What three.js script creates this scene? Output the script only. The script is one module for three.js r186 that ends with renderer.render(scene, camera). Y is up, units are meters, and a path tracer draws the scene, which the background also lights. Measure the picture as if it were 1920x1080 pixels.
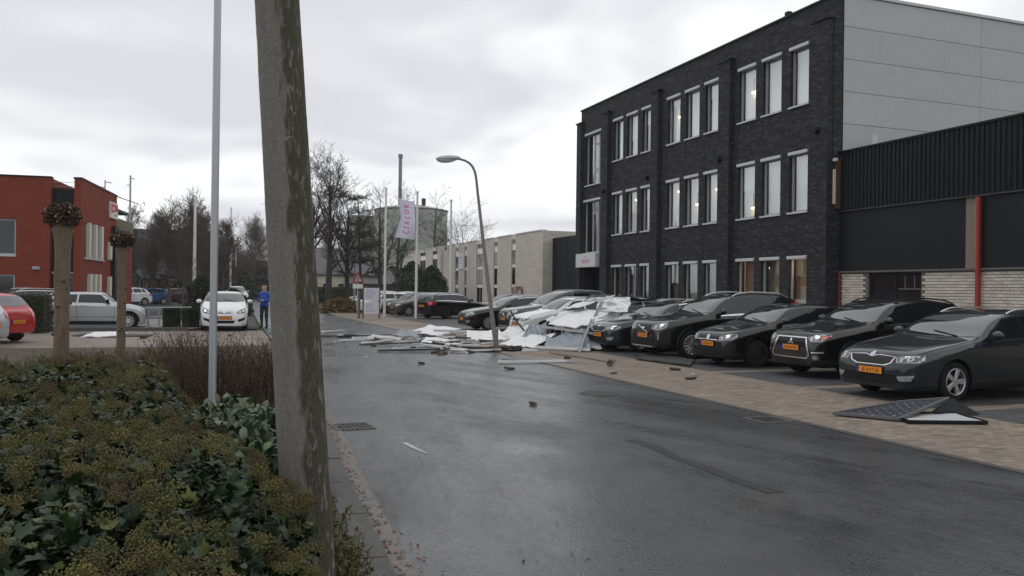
import * as THREE from 'three';
import { mergeGeometries, mergeVertices, toCreasedNormals } from 'three/addons/utils/BufferGeometryUtils.js';
import { RoundedBoxGeometry } from 'three/addons/geometries/RoundedBoxGeometry.js';
import { TessellateModifier } from 'three/addons/modifiers/TessellateModifier.js';
import { MarchingCubes } from 'three/addons/objects/MarchingCubes.js';
import { Brush, Evaluator, SUBTRACTION } from 'three-bvh-csg';
import { createNoise2D, createNoise3D } from 'simplex-noise';

// ---------------------------------------------------------------- camera, sky, sun, exposure
const scene = new THREE.Scene();
const camera = new THREE.PerspectiveCamera(38.18, 16 / 9, 0.1, 3000);
camera.position.set(0, 1.7, 0);
camera.rotation.order = 'YXZ';
camera.rotation.set(0.0021, -0.3565, 0.013);
const renderer = new THREE.WebGLRenderer({ antialias: true });
renderer.setSize(1024, 576);
renderer.toneMapping = THREE.LinearToneMapping;
renderer.toneMappingExposure = 1.03;
renderer.shadowMap.enabled = true;

function mulberry(a) { return () => { a = (a + 0x6d2b79f5) | 0; let t = Math.imul(a ^ (a >>> 15), 1 | a); t = (t + Math.imul(t ^ (t >>> 7), 61 | t)) ^ t; return ((t ^ (t >>> 14)) >>> 0) / 4294967296; }; }
const n2 = createNoise2D(mulberry(11)), n3 = createNoise3D(mulberry(12));
const fbm2 = (x, y, o = 5) => { let s = 0, a = 0.5, f = 1; for (let i = 0; i < o; i++) { s += a * n2(x * f + i * 17.3, y * f - i * 9.1); a *= 0.5; f *= 2.03; } return s; };
const fbm3 = (x, y, z, o = 5) => { let s = 0, a = 0.5, f = 1; for (let i = 0; i < o; i++) { s += a * n3(x * f + i * 7.7, y * f, z * f); a *= 0.5; f *= 2.03; } return s; };
const sstep = (a, b, x) => { const t = Math.min(1, Math.max(0, (x - a) / (b - a))); return t * t * (3 - 2 * t); };
const lerp = (a, b, t) => a + (b - a) * t;

{ // overcast sky: a high bright layer with darker, ragged stratocumulus in front of it
  const w = 1536, h = 768, d = new Float32Array(w * h * 4);
  for (let j = 0; j < h; j++) for (let i = 0; i < w; i++) {
    const el = (j + 0.5) / h * Math.PI - Math.PI / 2, az = (i + 0.5) / w * Math.PI * 2;
    const cx = Math.cos(el) * Math.cos(az), cz = Math.cos(el) * Math.sin(az), cy = Math.sin(el);
    const up = Math.max(cy, 0.0), k = 1 / (up + 0.12);
    const X = cx * k, Z = cz * k;
    const warp = 0.35 * fbm2(X * 0.3 + 3, Z * 0.3, 3);
    const big = fbm2(X * 0.30 + warp + 1.7, Z * 0.30 - warp, 4), mid = fbm2(X * 0.8 + 8 + warp, Z * 0.8, 4), fine = fbm2(X * 2.2 - 4, Z * 2.2 + warp, 3);
    const dens = sstep(-0.45, 0.6, big * 0.95 + mid * 0.46 + fine * 0.09);
    let L = lerp(1.14, 0.76, dens) + 0.008 * fine;
    L *= cy < 0 ? lerp(1, 0.35, sstep(0, 0.25, -cy)) : 1;
    const t = dens, o = (j * w + i) * 4;
    d[o] = L * lerp(0.985, 0.94, t); d[o + 1] = L * lerp(0.99, 0.965, t); d[o + 2] = L * lerp(1.0, 1.02, t); d[o + 3] = 1;
  }
  const sky = new THREE.DataTexture(d, w, h, THREE.RGBAFormat, THREE.FloatType);
  sky.mapping = THREE.EquirectangularReflectionMapping; sky.magFilter = THREE.LinearFilter; sky.minFilter = THREE.LinearFilter; sky.wrapS = THREE.RepeatWrapping; sky.needsUpdate = true;
  scene.background = sky; scene.environment = sky;
}
const sun = new THREE.DirectionalLight(0xfff4e6, 0.5);
sun.position.set(-20, 60, -30); sun.target.position.set(8, 0, -20);
sun.castShadow = true; sun.shadow.radius = 40; sun.shadow.mapSize.set(2048, 2048);
Object.assign(sun.shadow.camera, { left: -70, right: 70, top: 70, bottom: -70, near: 1, far: 260 });
scene.add(sun, sun.target);

// ---------------------------------------------------------------- helpers
const V = (x, y, z) => new THREE.Vector3(x, y, z);
const used = new Map();
function numbered(n) { const k = used.get(n) || 0; used.set(n, k + 1); return k ? n + '_' + String(k).padStart(3, '0') : n; }
function shade(o) { o.castShadow = true; o.receiveShadow = true; return o; }
function info(o, label, category, group, kind) { if (label) o.userData.label = label; if (category) o.userData.category = category; if (group) o.userData.group = group; if (kind) o.userData.kind = kind; return o; }
function thing(name, label, category, pos = [0, 0, 0], turn = 0, group) { const g = new THREE.Group(); g.name = numbered(name); g.position.set(...pos); g.rotation.y = turn; info(g, label, category, group); scene.add(g); return g; }
function part(parent, name, geo, mat) { const m = shade(new THREE.Mesh(geo, mat)); m.name = parent === scene ? numbered(name) : name; parent.add(m); return m; }
function single(name, label, category, geo, mat, pos = [0, 0, 0], turn = 0, group) { const m = part(scene, name, geo, mat); m.position.set(...pos); m.rotation.y = turn; info(m, label, category, group); return m; }
function structure(name, geo, mat) { const m = part(scene, name, geo, mat); m.userData.kind = 'structure'; return m; }
const clean = (g) => { const o = g.index ? g.toNonIndexed() : g; for (const k of Object.keys(o.attributes)) if (!['position', 'normal', 'uv'].includes(k)) o.deleteAttribute(k); return o; };
function merge(list) { const l = list.map(clean); const uv = l.every((g) => g.attributes.uv); if (!uv) l.forEach((g) => g.deleteAttribute('uv')); return l.length === 1 ? l[0] : mergeGeometries(l); }
// box with one corner-range; uv in metres
function box(x0, x1, y0, y1, z0, z1) {
  const g = new THREE.BoxGeometry(x1 - x0, y1 - y0, z1 - z0); g.translate((x0 + x1) / 2, (y0 + y1) / 2, (z0 + z1) / 2); return boxUV(g);
}
function boxUV(g) {
  const p = g.attributes.position, n = g.attributes.normal, uv = new Float32Array(p.count * 2);
  for (let i = 0; i < p.count; i++) {
    const ax = Math.abs(n.getX(i)), ay = Math.abs(n.getY(i)), az = Math.abs(n.getZ(i));
    const [u, v] = ax > ay && ax > az ? [p.getZ(i), p.getY(i)] : ay > az ? [p.getX(i), p.getZ(i)] : [p.getX(i), p.getY(i)];
    uv[i * 2] = u; uv[i * 2 + 1] = v;
  }
  g.setAttribute('uv', new THREE.BufferAttribute(uv, 2)); return g;
}
function rbox(w, h, d, r = 0.01, s = 2) { return new RoundedBoxGeometry(w, h, d, s, Math.min(r, w / 2.01, h / 2.01, d / 2.01)); }
function rod(a, b, r0, r1 = r0, seg = 8) {
  const dir = b.clone().sub(a), L = dir.length(), g = new THREE.CylinderGeometry(r1, r0, L, seg, 1);
  g.translate(0, L / 2, 0); g.applyQuaternion(new THREE.Quaternion().setFromUnitVectors(V(0, 1, 0), dir.normalize())); g.translate(a.x, a.y, a.z); return g;
}
function std(color, roughness = 0.8, extra = {}) { const m = new THREE.MeshStandardMaterial({ roughness, ...extra }); Array.isArray(color) ? m.color.setRGB(...color) : m.color.set(color); return m; }
function phys(color, roughness, extra = {}) { const m = new THREE.MeshPhysicalMaterial({ roughness, ...extra }); Array.isArray(color) ? m.color.setRGB(...color) : m.color.set(color); return m; }
const toS = (v) => Math.max(0, Math.min(255, Math.round(255 * (v <= 0.0031308 ? 12.92 * v : 1.055 * Math.pow(v, 1 / 2.4) - 0.055))));
// tileable-ish texture from a function (u,v in 0..1) -> linear [r,g,b]
function colorTex(w, h, f, metresX, metresY) {
  const d = new Uint8Array(w * h * 4);
  for (let j = 0; j < h; j++) for (let i = 0; i < w; i++) { const c = f((i + 0.5) / w, (j + 0.5) / h), o = (j * w + i) * 4; d[o] = toS(c[0]); d[o + 1] = toS(c[1]); d[o + 2] = toS(c[2]); d[o + 3] = 255; }
  return finishTex(new THREE.DataTexture(d, w, h), metresX, metresY, true);
}
function greyTex(w, h, f, metresX, metresY) {
  const d = new Uint8Array(w * h * 4);
  for (let j = 0; j < h; j++) for (let i = 0; i < w; i++) { const c = Math.max(0, Math.min(255, 255 * f((i + 0.5) / w, (j + 0.5) / h))), o = (j * w + i) * 4; d[o] = d[o + 1] = d[o + 2] = c; d[o + 3] = 255; }
  return finishTex(new THREE.DataTexture(d, w, h), metresX, metresY, false);
}
function finishTex(t, mx, my, srgb) {
  t.wrapS = t.wrapT = THREE.RepeatWrapping; t.magFilter = THREE.LinearFilter; t.minFilter = THREE.LinearMipmapLinearFilter; t.generateMipmaps = true;
  if (srgb) t.colorSpace = THREE.SRGBColorSpace; if (mx) t.repeat.set(1 / mx, 1 / my); t.needsUpdate = true; return t;
}
// periodic noise on a torus, so textures tile
const pn = (u, v, f, seed = 0) => { const a = u * Math.PI * 2, b = v * Math.PI * 2, r = f / (Math.PI * 2); return n3(Math.cos(a) * r + seed, Math.sin(a) * r + Math.cos(b) * r * 1.3, Math.sin(b) * r * 1.3 - seed); };
const pfbm = (u, v, f, seed = 0, o = 4) => { let s = 0, a = 0.5; for (let i = 0; i < o; i++) { s += a * pn(u, v, f, seed + i * 5.1); a *= 0.55; f *= 2; } return s; };
function canvasTex(w, h, draw) { const c = document.createElement('canvas'); c.width = w; c.height = h; draw(c.getContext('2d'), w, h); const t = new THREE.CanvasTexture(c); t.colorSpace = THREE.SRGBColorSpace; t.magFilter = THREE.LinearFilter; return t; }
// flat sheet on the ground from an outline [x,z]; uv = metres
function sheet(outline, y) {
  const s = new THREE.Shape(outline.map(([x, z]) => new THREE.Vector2(x, -z))), g = new THREE.ShapeGeometry(s); g.rotateX(-Math.PI / 2); g.translate(0, y, 0);
  const p = g.attributes.position, uv = new Float32Array(p.count * 2); for (let i = 0; i < p.count; i++) { uv[i * 2] = p.getX(i); uv[i * 2 + 1] = p.getZ(i); }
  g.setAttribute('uv', new THREE.BufferAttribute(uv, 2)); return g;
}

// ---------------------------------------------------------------- cars
// x runs from the nose (0) to the tail (L); the finished car looks along -x and stands centred on its origin
const trim = phys([0.009, 0.009, 0.010], 0.6, { specularIntensity: 0.4 }), rubber = phys([0.010, 0.010, 0.010], 0.85, { specularIntensity: 0.4 }), seamMat = std([0.004, 0.004, 0.004], 0.9);
const chrome = std([0.62, 0.63, 0.65], 0.18, { metalness: 1 }), alloy = std([0.52, 0.52, 0.54], 0.32, { metalness: 0.85 }), satin = std([0.6, 0.6, 0.62], 0.35, { metalness: 0.8 });
const carGlass = phys([0.012, 0.015, 0.016], 0.05, { ior: 2.1 }), sideGlass = phys([0.008, 0.010, 0.011], 0.05, { ior: 1.5 });
const lens = phys([0.33, 0.345, 0.37], 0.12, { metalness: 0.55, clearcoat: 1, clearcoatRoughness: 0.03 }), lampBowl = std([0.45, 0.46, 0.48], 0.2, { metalness: 0.9 }), lampDark = phys([0.06, 0.065, 0.07], 0.2, { clearcoat: 1 });
const redLens = phys([0.55, 0.012, 0.015], 0.15, { clearcoat: 1 }), amberLens = phys([0.7, 0.12, 0.05], 0.2, { clearcoat: 1 }), steelRim = std([0.018, 0.018, 0.019], 0.5, { metalness: 0.3 });
const meshGrille = std([0.008, 0.008, 0.009], 0.6);
function paint(c, flake = 0.25) { return phys(c, 0.38, { metalness: flake, clearcoat: 1, clearcoatRoughness: 0.04, specularIntensity: 0.25 }); }
const plateCache = new Map();
function plateMat(text) {
  if (!plateCache.has(text)) plateCache.set(text, std(0xffffff, 0.45, { map: canvasTex(256, 56, (c, w, h) => {
    c.fillStyle = '#e08a06'; c.fillRect(0, 0, w, h); c.fillStyle = '#28389a'; c.fillRect(0, 0, 26, h);
    c.strokeStyle = '#3a2404'; c.lineWidth = 3; c.strokeRect(1, 1, w - 2, h - 2); c.fillStyle = '#1a1206';
    c.font = 'bold 44px sans-serif'; c.textAlign = 'center'; c.textBaseline = 'middle';
    if (text) c.fillText(text, w / 2 + 12, h / 2 + 2, 205); else for (const [x, ww] of [[42, 26], [78, 22], [108, 30], [146, 24], [178, 26], [212, 22]]) { c.globalAlpha = 0.55; c.fillRect(x, 13, ww, 30); c.globalAlpha = 1; c.fillStyle = '#e08a06'; c.fillRect(x + 7, 21, ww - 14, 6); c.fillStyle = '#1a1206'; }
  }) }));
  return plateCache.get(text);
}
function pchip(pts) {
  const n = pts.length, x = pts.map((p) => p[0]), y = pts.map((p) => p[1]), d = [], m = [];
  for (let i = 0; i < n - 1; i++) d.push((y[i + 1] - y[i]) / (x[i + 1] - x[i]));
  m[0] = d[0]; m[n - 1] = d[n - 2];
  for (let i = 1; i < n - 1; i++) { if (d[i - 1] * d[i] <= 0) m[i] = 0; else { const a = x[i] - x[i - 1], b = x[i + 1] - x[i]; m[i] = (3 * (a + b)) / ((2 * b + a) / d[i - 1] + (b + 2 * a) / d[i]); } }
  return (t) => {
    if (t <= x[0]) return y[0]; if (t >= x[n - 1]) return y[n - 1];
    let i = 0; while (t > x[i + 1]) i++; const h = x[i + 1] - x[i], s = (t - x[i]) / h, s2 = s * s, s3 = s2 * s;
    return (2 * s3 - 3 * s2 + 1) * y[i] + (s3 - 2 * s2 + s) * h * m[i] + (-2 * s3 + 3 * s2) * y[i + 1] + (s3 - s2) * h * m[i + 1];
  };
}
const evaluator = new Evaluator(); evaluator.attributes = ['position', 'normal']; evaluator.useGroups = true;
const tess = new TessellateModifier(0.07, 5);
function makeCarShape(s) {
  const top = pchip(s.top), belt = pchip(s.belt), plan = pchip(s.plan), L = s.L, hw = s.W / 2, gc = s.gc ?? 0.19;
  const bottom = pchip([[0, gc + 0.03], [0.25, gc], [L - 0.6, gc], [L, gc + 0.12]]);
  const tumble = s.tumble ?? 0.42, roofY = Math.max(...s.top.map((p) => p[1]));
  function section(x) {
    const w = hw * plan(x), yb = bottom(x), yt = top(x), yl = Math.min(belt(x), yt - 0.035), h = yt - yl, ym = yb + 0.58 * (yl - yb), sh = yl - 0.055;
    const crown = lerp(h * 0.62, 0.085, sstep(0.1, 0.4, h)), yr = yt - crown, ws = w * 0.945, wr = ws - tumble * (yr - yl) - 0.02;
    const dx = s.dish ?? 0.0;
    return [[0, yb], [w * 0.86, yb], [w * 0.945, yb + 0.03], [w * 0.968, yb + 0.11], [w * 0.978, lerp(yb, ym, 0.5)], [w * (0.985 - dx), lerp(yb, ym, 0.8)], [w, sh - 0.03], [w * 0.994, sh + 0.005], [ws, yl],
      [lerp(ws, wr, 0.33) + 0.008, lerp(yl, yr, 0.33)], [lerp(ws, wr, 0.66) + 0.009, lerp(yl, yr, 0.66)], [wr, yr], [wr - Math.min(0.055, crown * 0.6), yr + crown * 0.45], [wr * 0.74, yr + crown * 0.78], [wr * 0.38, yr + crown * 0.95], [0, yt]].map(([z, y]) => [z, y]);
  }
  function surf(x, k) { const q = section(x), i = Math.min(14, Math.floor(k)), f = k - i; return V(x - L / 2, lerp(q[i][1], q[i + 1][1], f), lerp(q[i][0], q[i + 1][0], f)); }
  // shell
  const xs = []; const nS = s.far ? 34 : 72;
  for (let i = 0; i <= nS; i++) { const t = i / nS; xs.push(L * lerp(t, 0.5 - 0.5 * Math.cos(Math.PI * t), 0.72)); }
  for (const p of s.top) xs.push(p[0]); xs.sort((a, b) => a - b);
  const X = xs.filter((v, i) => i === 0 || v - xs[i - 1] > 0.012); X[X.length - 1] = L;
  const P = [], idx = [], M = 30;
  X.forEach((x, i) => {
    const q = section(x), ring = [...q.map(([z, y]) => [z, y]), ...q.slice(1, 15).reverse().map(([z, y]) => [-z, y])];
    const e = i === 0 || i === X.length - 1 ? 0.965 : 1, cy = (q[0][1] + q[15][1]) / 2;
    for (const [z, y] of ring) P.push(x - L / 2, cy + (y - cy) * e, z * e);
  });
  for (let i = 0; i < X.length - 1; i++) for (let j = 0; j < M; j++) { const a = i * M + j, b = i * M + (j + 1) % M, c = a + M, d = b + M; idx.push(a, b, c, b, d, c); }
  for (const [i, flip] of [[0, 0], [X.length - 1, 1]]) {
    const c = P.length / 3; let cy = 0; for (let j = 0; j < M; j++) cy += P[(i * M + j) * 3 + 1] / M; P.push(X[i] - L / 2 + (flip ? 0.012 : -0.012), cy, 0);
    for (let j = 0; j < M; j++) { const a = i * M + j, b = i * M + (j + 1) % M; flip ? idx.push(c, a, b) : idx.push(c, b, a); }
  }
  let g = new THREE.BufferGeometry(); g.setAttribute('position', new THREE.Float32BufferAttribute(P, 3)); g.setIndex(idx); g.computeVertexNormals();
  { // make sure faces look outward
    const q = g.attributes.position, nn = g.attributes.normal; let o = 0; for (let i = 0; i < M * X.length; i++) o += nn.getZ(i) * q.getZ(i); if (o < 0) { for (let i = 0; i < idx.length; i += 3) [idx[i + 1], idx[i + 2]] = [idx[i + 2], idx[i + 1]]; g.setIndex(idx); g.computeVertexNormals(); }
  }
  const raw = g.toNonIndexed();
  const axF = s.fo - L / 2, axR = s.fo + s.wb - L / 2, arch = s.r + (s.archGap ?? 0.045);
  let shell = new Brush(g); shell.updateMatrixWorld();
  for (const ax of [axF, axR]) for (const sd of [-1, 1]) {
    const cg = new THREE.CylinderGeometry(arch, arch, 0.36, s.far ? 18 : 32); cg.rotateX(Math.PI / 2); cg.deleteAttribute('uv');
    const b = new Brush(cg); b.position.set(ax, s.r, sd * (hw - 0.10)); b.updateMatrixWorld();
    shell = evaluator.evaluate(shell, b, SUBTRACTION); shell.updateMatrixWorld();
  }
  // group 0 is paint, the others the wheel wells
  const bodyGeo = shell.geometry; const ng = bodyGeo.groups.length; for (let i = 0; i < ng; i++) bodyGeo.groups[i].materialIndex = i === 0 ? 0 : 1;
  // projection onto the raw shell along an axis
  const rp = raw.attributes.position.array;
  function depth(axis, dir, a, b) {  // axis 'x': a = z, b = y ; axis 'z': a = x, b = y
    const ia = axis === 'x' ? 2 : 0, io = axis === 'x' ? 0 : 2; let best = null;
    for (let t = 0; t < rp.length; t += 9) {
      const a0 = rp[t + ia] - a, b0 = rp[t + 1] - b, a1 = rp[t + 3 + ia] - a, b1 = rp[t + 4] - b, a2 = rp[t + 6 + ia] - a, b2 = rp[t + 7] - b;
      const w0 = a1 * b2 - a2 * b1, w1 = a2 * b0 - a0 * b2, w2 = a0 * b1 - a1 * b0;
      if ((w0 < 0 || w1 < 0 || w2 < 0) && (w0 > 0 || w1 > 0 || w2 > 0)) continue; const sm = w0 + w1 + w2; if (Math.abs(sm) < 1e-12) continue;
      const o = (w0 * rp[t + io] + w1 * rp[t + 3 + io] + w2 * rp[t + 6 + io]) / sm; if (best === null || o * dir > best * dir) best = o;
    }
    return best;
  }
  function onto(axis, dir, outline, off = 0.004, hole) {   // outline [[a,b]...] laid on the shell
    const sh = new THREE.Shape(outline.map(([a, b]) => new THREE.Vector2(a, b))); if (hole) sh.holes.push(new THREE.Path(hole.map(([a, b]) => new THREE.Vector2(a, b))));
    let q = tess.modify(new THREE.ShapeGeometry(sh)); q.deleteAttribute('uv'); q.deleteAttribute('normal');
    const p = q.attributes.position; let last = null; const bad = [];
    for (let i = 0; i < p.count; i++) {
      const a = p.getX(i), b = p.getY(i); let o = depth(axis, dir, a, b); if (o === null) { bad.push(i); o = last ?? (dir * L / 2); } else last = o; o += dir * off;
      axis === 'x' ? p.setXYZ(i, o, b, a) : p.setXYZ(i, a, b, o);
    }
    q = mergeVertices(q, 1e-4); q.computeVertexNormals(); return q;
  }
  function patch(fx0, fx1, k0, k1, nx = 12, nk = 6, off = 0.004, sides = [1, -1], across = false) {
    const gs = [];
    for (const sd of sides) {
      const pp = [], ii = [];
      for (let j = 0; j <= nk; j++) for (let i = 0; i <= nx; i++) {
        const v = j / nk; let k = lerp(k0, k1, v), sg = sd;
        if (across) { const t = lerp(-1, 1, v); k = lerp(15, k0, Math.abs(t)); sg = t < 0 ? -1 : 1; }
        const vv = across ? (15 - k) / (15 - k0) : v, x = lerp(fx0(vv), fx1(vv), i / nx);
        const c = surf(x, k), dx = surf(Math.min(L, x + 0.01), k).sub(surf(Math.max(0, x - 0.01), k)), dk = surf(x, Math.min(15, k + 0.15)).sub(surf(x, Math.max(0, k - 0.15)));
        const n = dk.clone().cross(dx).normalize(); if (n.y < -0.2 || (n.z < 0 && k < 11)) n.negate(); if (k > 14.8) n.z = 0;
        c.addScaledVector(n, off); pp.push(c.x, c.y, c.z * sg);
      }
      for (let j = 0; j < nk; j++) for (let i = 0; i < nx; i++) { const a = j * (nx + 1) + i, b = a + 1, c = a + nx + 1, d = c + 1; ii.push(a, b, c, b, d, c); }
      const q = new THREE.BufferGeometry(); q.setAttribute('position', new THREE.Float32BufferAttribute(pp, 3)); q.setIndex(ii); q.computeVertexNormals(); gs.push(q);
    }
    return gs;
  }
  return { s, bodyGeo, surf, patch, onto, depth, axF, axR, L, hw };
}
const mir = (o) => o.map(([a, b]) => [-a, b]).reverse();
const tyreCache = new Map();
function tyreGeo(r, w, seg) {
  const key = r + '/' + w + '/' + seg; if (tyreCache.has(key)) return tyreCache.get(key);
  const ri = r * 0.66, pr = [[ri, -w / 2 + 0.01], [r - 0.045, -w / 2], [r - 0.012, -w / 2 + 0.02], [r, -w / 2 + 0.045], [r, w / 2 - 0.045], [r - 0.012, w / 2 - 0.02], [r - 0.045, w / 2], [ri, w / 2 - 0.01]].map(([a, b]) => new THREE.Vector2(a, b));
  const g = new THREE.LatheGeometry(pr, seg); g.rotateX(Math.PI / 2); tyreCache.set(key, g); return g;
}
function rimGeo(r, style, seg) {
  const key = 'rim' + r + style; if (tyreCache.has(key)) return tyreCache.get(key);
  const R = r * 0.68, gs = [], lip = new THREE.LatheGeometry([[R, 0.02], [R, 0.1], [R - 0.012, 0.104], [R - 0.022, 0.095], [R - 0.026, 0.02]].map(([a, b]) => new THREE.Vector2(a, b)), seg); lip.rotateX(Math.PI / 2); gs.push(lip);
  const n = style === 'five' ? 5 : style === 'ten' ? 10 : style === 'pairs' ? 14 : 0;
  for (let i = 0; i < n; i++) {
    let a = i / n * Math.PI * 2; if (style === 'pairs') a = (Math.floor(i / 2) + (i % 2 ? 0.26 : -0.26) * 1) / 7 * Math.PI * 2;
    const wI = style === 'five' ? 0.05 : 0.026, wO = style === 'five' ? 0.075 : 0.03, sp = new THREE.Shape([[0.03, -wI / 2], [R - 0.015, -wO / 2], [R - 0.015, wO / 2], [0.03, wI / 2]].map(([x, y]) => new THREE.Vector2(x, y)));
    const e = new THREE.ExtrudeGeometry(sp, { depth: 0.028, bevelEnabled: true, bevelSize: 0.006, bevelThickness: 0.006, bevelSegments: 1 }); e.rotateZ(a); e.translate(0, 0, 0.06); gs.push(e);
  }
  if (style === 'steel') { const d = new THREE.LatheGeometry([[0.001, 0.075], [0.05, 0.08], [0.07, 0.06], [0.12, 0.085], [R - 0.02, 0.05]].map(([a, b]) => new THREE.Vector2(a, b)), seg); d.rotateX(Math.PI / 2); gs.push(d); }
  const hub = new THREE.CylinderGeometry(0.05, 0.06, 0.05, 16); hub.rotateX(Math.PI / 2); hub.translate(0, 0, 0.07); gs.push(hub);
  const g = merge(gs.map((q) => { q.deleteAttribute('uv'); return q; })); tyreCache.set(key, g); return g;
}
const wellDisc = new THREE.CylinderGeometry(1, 1, 0.01, 24); wellDisc.rotateX(Math.PI / 2);
const shapeCache = new Map();
function buildCar(spec, name, label, bodyColor, pos, turn, o = {}) {
  const S = shapeCache.get(spec.id) || makeCarShape(spec); shapeCache.set(spec.id, S);
  const car = thing(name, label, 'car', pos, turn, o.group), s = spec, L = s.L, P = (n, g, m, par = car) => part(par, n, g, m);
  const cache = S.cache || (S.cache = {}), G = (k, f) => cache[k] || (cache[k] = f());
  const body = P('body', S.bodyGeo, [bodyColor, trim]);
  // glass
  const w = s.screen; // [cowl centre, cowl side, header centre, header side]
  P('windscreen', G('ws', () => S.patch((v) => lerp(w[0], w[1], v * v), (v) => lerp(w[2], w[3], v * v), 11.35, 15, 12, 18, 0.005, [1], true)[0]), carGlass);
  for (const [i, q] of s.side.entries()) for (const j of [0, 1]) P('side_window', G('sw' + i + j, () => S.patch((v) => lerp(q[0], q[2], v), (v) => lerp(q[1], q[3], v), q[4] ?? 8.35, q[5] ?? 10.85, 10, 5, 0.005, [j ? -1 : 1])[0]), sideGlass);
  const rw = s.rear; P('rear_window', G('rw', () => S.patch((v) => lerp(rw[0], rw[1], v * v), (v) => lerp(rw[2], rw[3], v * v), 11.6, 15, 8, 16, 0.005, [1], true)[0]), carGlass);
  // wheels
  const tw = s.tyreW ?? 0.205, seg = s.far ? 20 : 36;
  for (const ax of [S.axF, S.axR]) for (const sd of [1, -1]) {
    const wh = P('wheel', tyreGeo(s.r, tw, seg), rubber); wh.position.set(ax, s.r, sd * (S.hw - tw / 2 - 0.022)); if (sd < 0) wh.rotation.y = Math.PI;
    const rim = P('rim', rimGeo(s.r, o.rim || 'five', seg), o.rim === 'steel' ? steelRim : alloy, wh); rim.position.z = tw / 2 - 0.1;
    const disc = P('brake_disc', wellDisc, trim, wh); disc.scale.set(s.r * 0.66, s.r * 0.66, 1); disc.position.z = tw / 2 - 0.075;
  }
  // door mirrors
  for (const sd of [1, -1]) {
    const c = S.surf(s.mirror, 8.5), g = G('mir' + sd, () => { const a = new THREE.SphereGeometry(1, 14, 10); a.scale(0.075, 0.075, 0.105); const p = a.attributes.position; for (let i = 0; i < p.count; i++) if (p.getX(i) > 0.03) p.setX(i, 0.03 + (p.getX(i) - 0.03) * 0.15); a.computeVertexNormals(); a.translate(c.x, c.y + 0.085, sd * (c.z + 0.125)); return a; });
    const m = P('door_mirror', g, o.mirror || bodyColor); P('mirror_arm', G('arm' + sd, () => { const b = rbox(0.06, 0.035, 0.13, 0.012); b.translate(c.x, c.y + 0.02, sd * (c.z + 0.05)); return b; }), trim, m);
  }
  if (!s.far || s.front) {
    for (const [k, f] of Object.entries(s.front || {})) f.forEach((q, i) => {   // features on the nose, [outline, material, offset, hole]
      const list = q.both ? [q.at, mir(q.at)] : [q.at], hl = q.hole ? (q.both ? [q.hole, mir(q.hole)] : [q.hole]) : [];
      list.forEach((ol, j) => { const m = P(k, G('f' + k + i + j, () => S.onto('x', -1, ol, q.off ?? 0.004, hl[j])), q.mat === 'body' ? bodyColor : q.mat); (q.in || []).forEach((r, e) => { const at = j ? mir(r.at) : r.at; P(r.name || 'lamp', G('fi' + k + i + j + e, () => S.onto('x', -1, at, r.off ?? 0.008)), r.mat, m); }); });
    });
  }
  for (const [k, f] of Object.entries(s.back || {})) f.forEach((q, i) => (q.both ? [q.at, mir(q.at)] : [q.at]).forEach((ol, j) => P(k, G('b' + k + i + j, () => S.onto('x', 1, ol, q.off ?? 0.014)), q.mat)));
  for (const [k, f] of Object.entries(s.flank || {})) f.forEach((q, i) => [1, -1].forEach((sd) => P(k, G('s' + k + i + sd, () => S.onto('z', sd, q.at.map(([x, y]) => [x - L / 2, y]), q.off ?? 0.004)), q.mat === 'body' ? bodyColor : q.mat)));
  if (s.plate) {
    const [py, pw, ph] = [s.plate[0], 0.52, 0.11], xx = S.depth('x', -1, 0, py + 0.05), g = G('plate', () => { const b = new THREE.PlaneGeometry(pw, ph); b.rotateY(-Math.PI / 2); b.translate(Math.min(S.depth('x', -1, 0, py + 0.055), S.depth('x', -1, 0.25, py)) - 0.022, py, s.plate[1] || 0); return b; });
    const back = P('plate_holder', G('plh', () => { const b = rbox(0.03, ph + 0.02, pw + 0.03, 0.006); b.translate(Math.min(xx, S.depth('x', -1, 0.25, py)) - 0.006, py, s.plate[1] || 0); return b; }), trim); P('number_plate', g, plateMat(o.plate || ''), back);
  }
  if (s.rearPlate) { const py = s.rearPlate, g = G('rplate', () => { const b = new THREE.PlaneGeometry(0.52, 0.11); b.rotateY(Math.PI / 2); b.translate(S.depth('x', 1, 0, py) + 0.02, py, 0); return b; }); P('number_plate', g, plateMat(o.rearText || '')); }
  // door handles and shut lines
  if (s.seams) {
    for (const sd of [1, -1]) {
      for (const [i, [xa, xb]] of s.seams.entries()) P('door_seam', G('seam' + i + sd, () => S.patch((v) => lerp(xa, xb, v), (v) => lerp(xa, xb, v) + 0.011, 3.2, 8.2, 1, 14, 0.0025, [sd])[0]), seamMat);
      for (const [i, x] of s.handles.entries()) { const c = S.surf(x, 6.6); P('door_handle', G('hd' + i + sd, () => { const b = rbox(0.2, 0.032, 0.05, 0.014); b.translate(c.x, c.y + 0.0, sd * (c.z + 0.012)); return b; }), o.handle || bodyColor); }
      P('sill_trim', G('sill' + sd, () => S.patch(() => s.fo + s.r + 0.06, () => s.fo + s.wb - s.r - 0.06, 1.6, 3.3, 10, 3, 0.003, [sd])[0]), trim);
      if (s.waist) P('window_trim', G('waist' + sd, () => S.patch(() => s.waist[0], () => s.waist[1], 8.06, 8.34, 16, 1, 0.008, [sd])[0]), o.waistMat || chrome);
      if (s.arch) P('window_arch_trim', G('wat' + sd, () => S.patch(() => s.arch[0], () => s.arch[1], 10.84, 11.02, 24, 1, 0.008, [sd])[0]), o.waistMat || chrome);
      P('bonnet_seam', G('bon' + sd, () => S.patch(() => 0.22, () => w[1] - 0.02, 11.15, 11.4, 14, 1, 0.0025, [sd])[0]), seamMat);
    }
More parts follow.
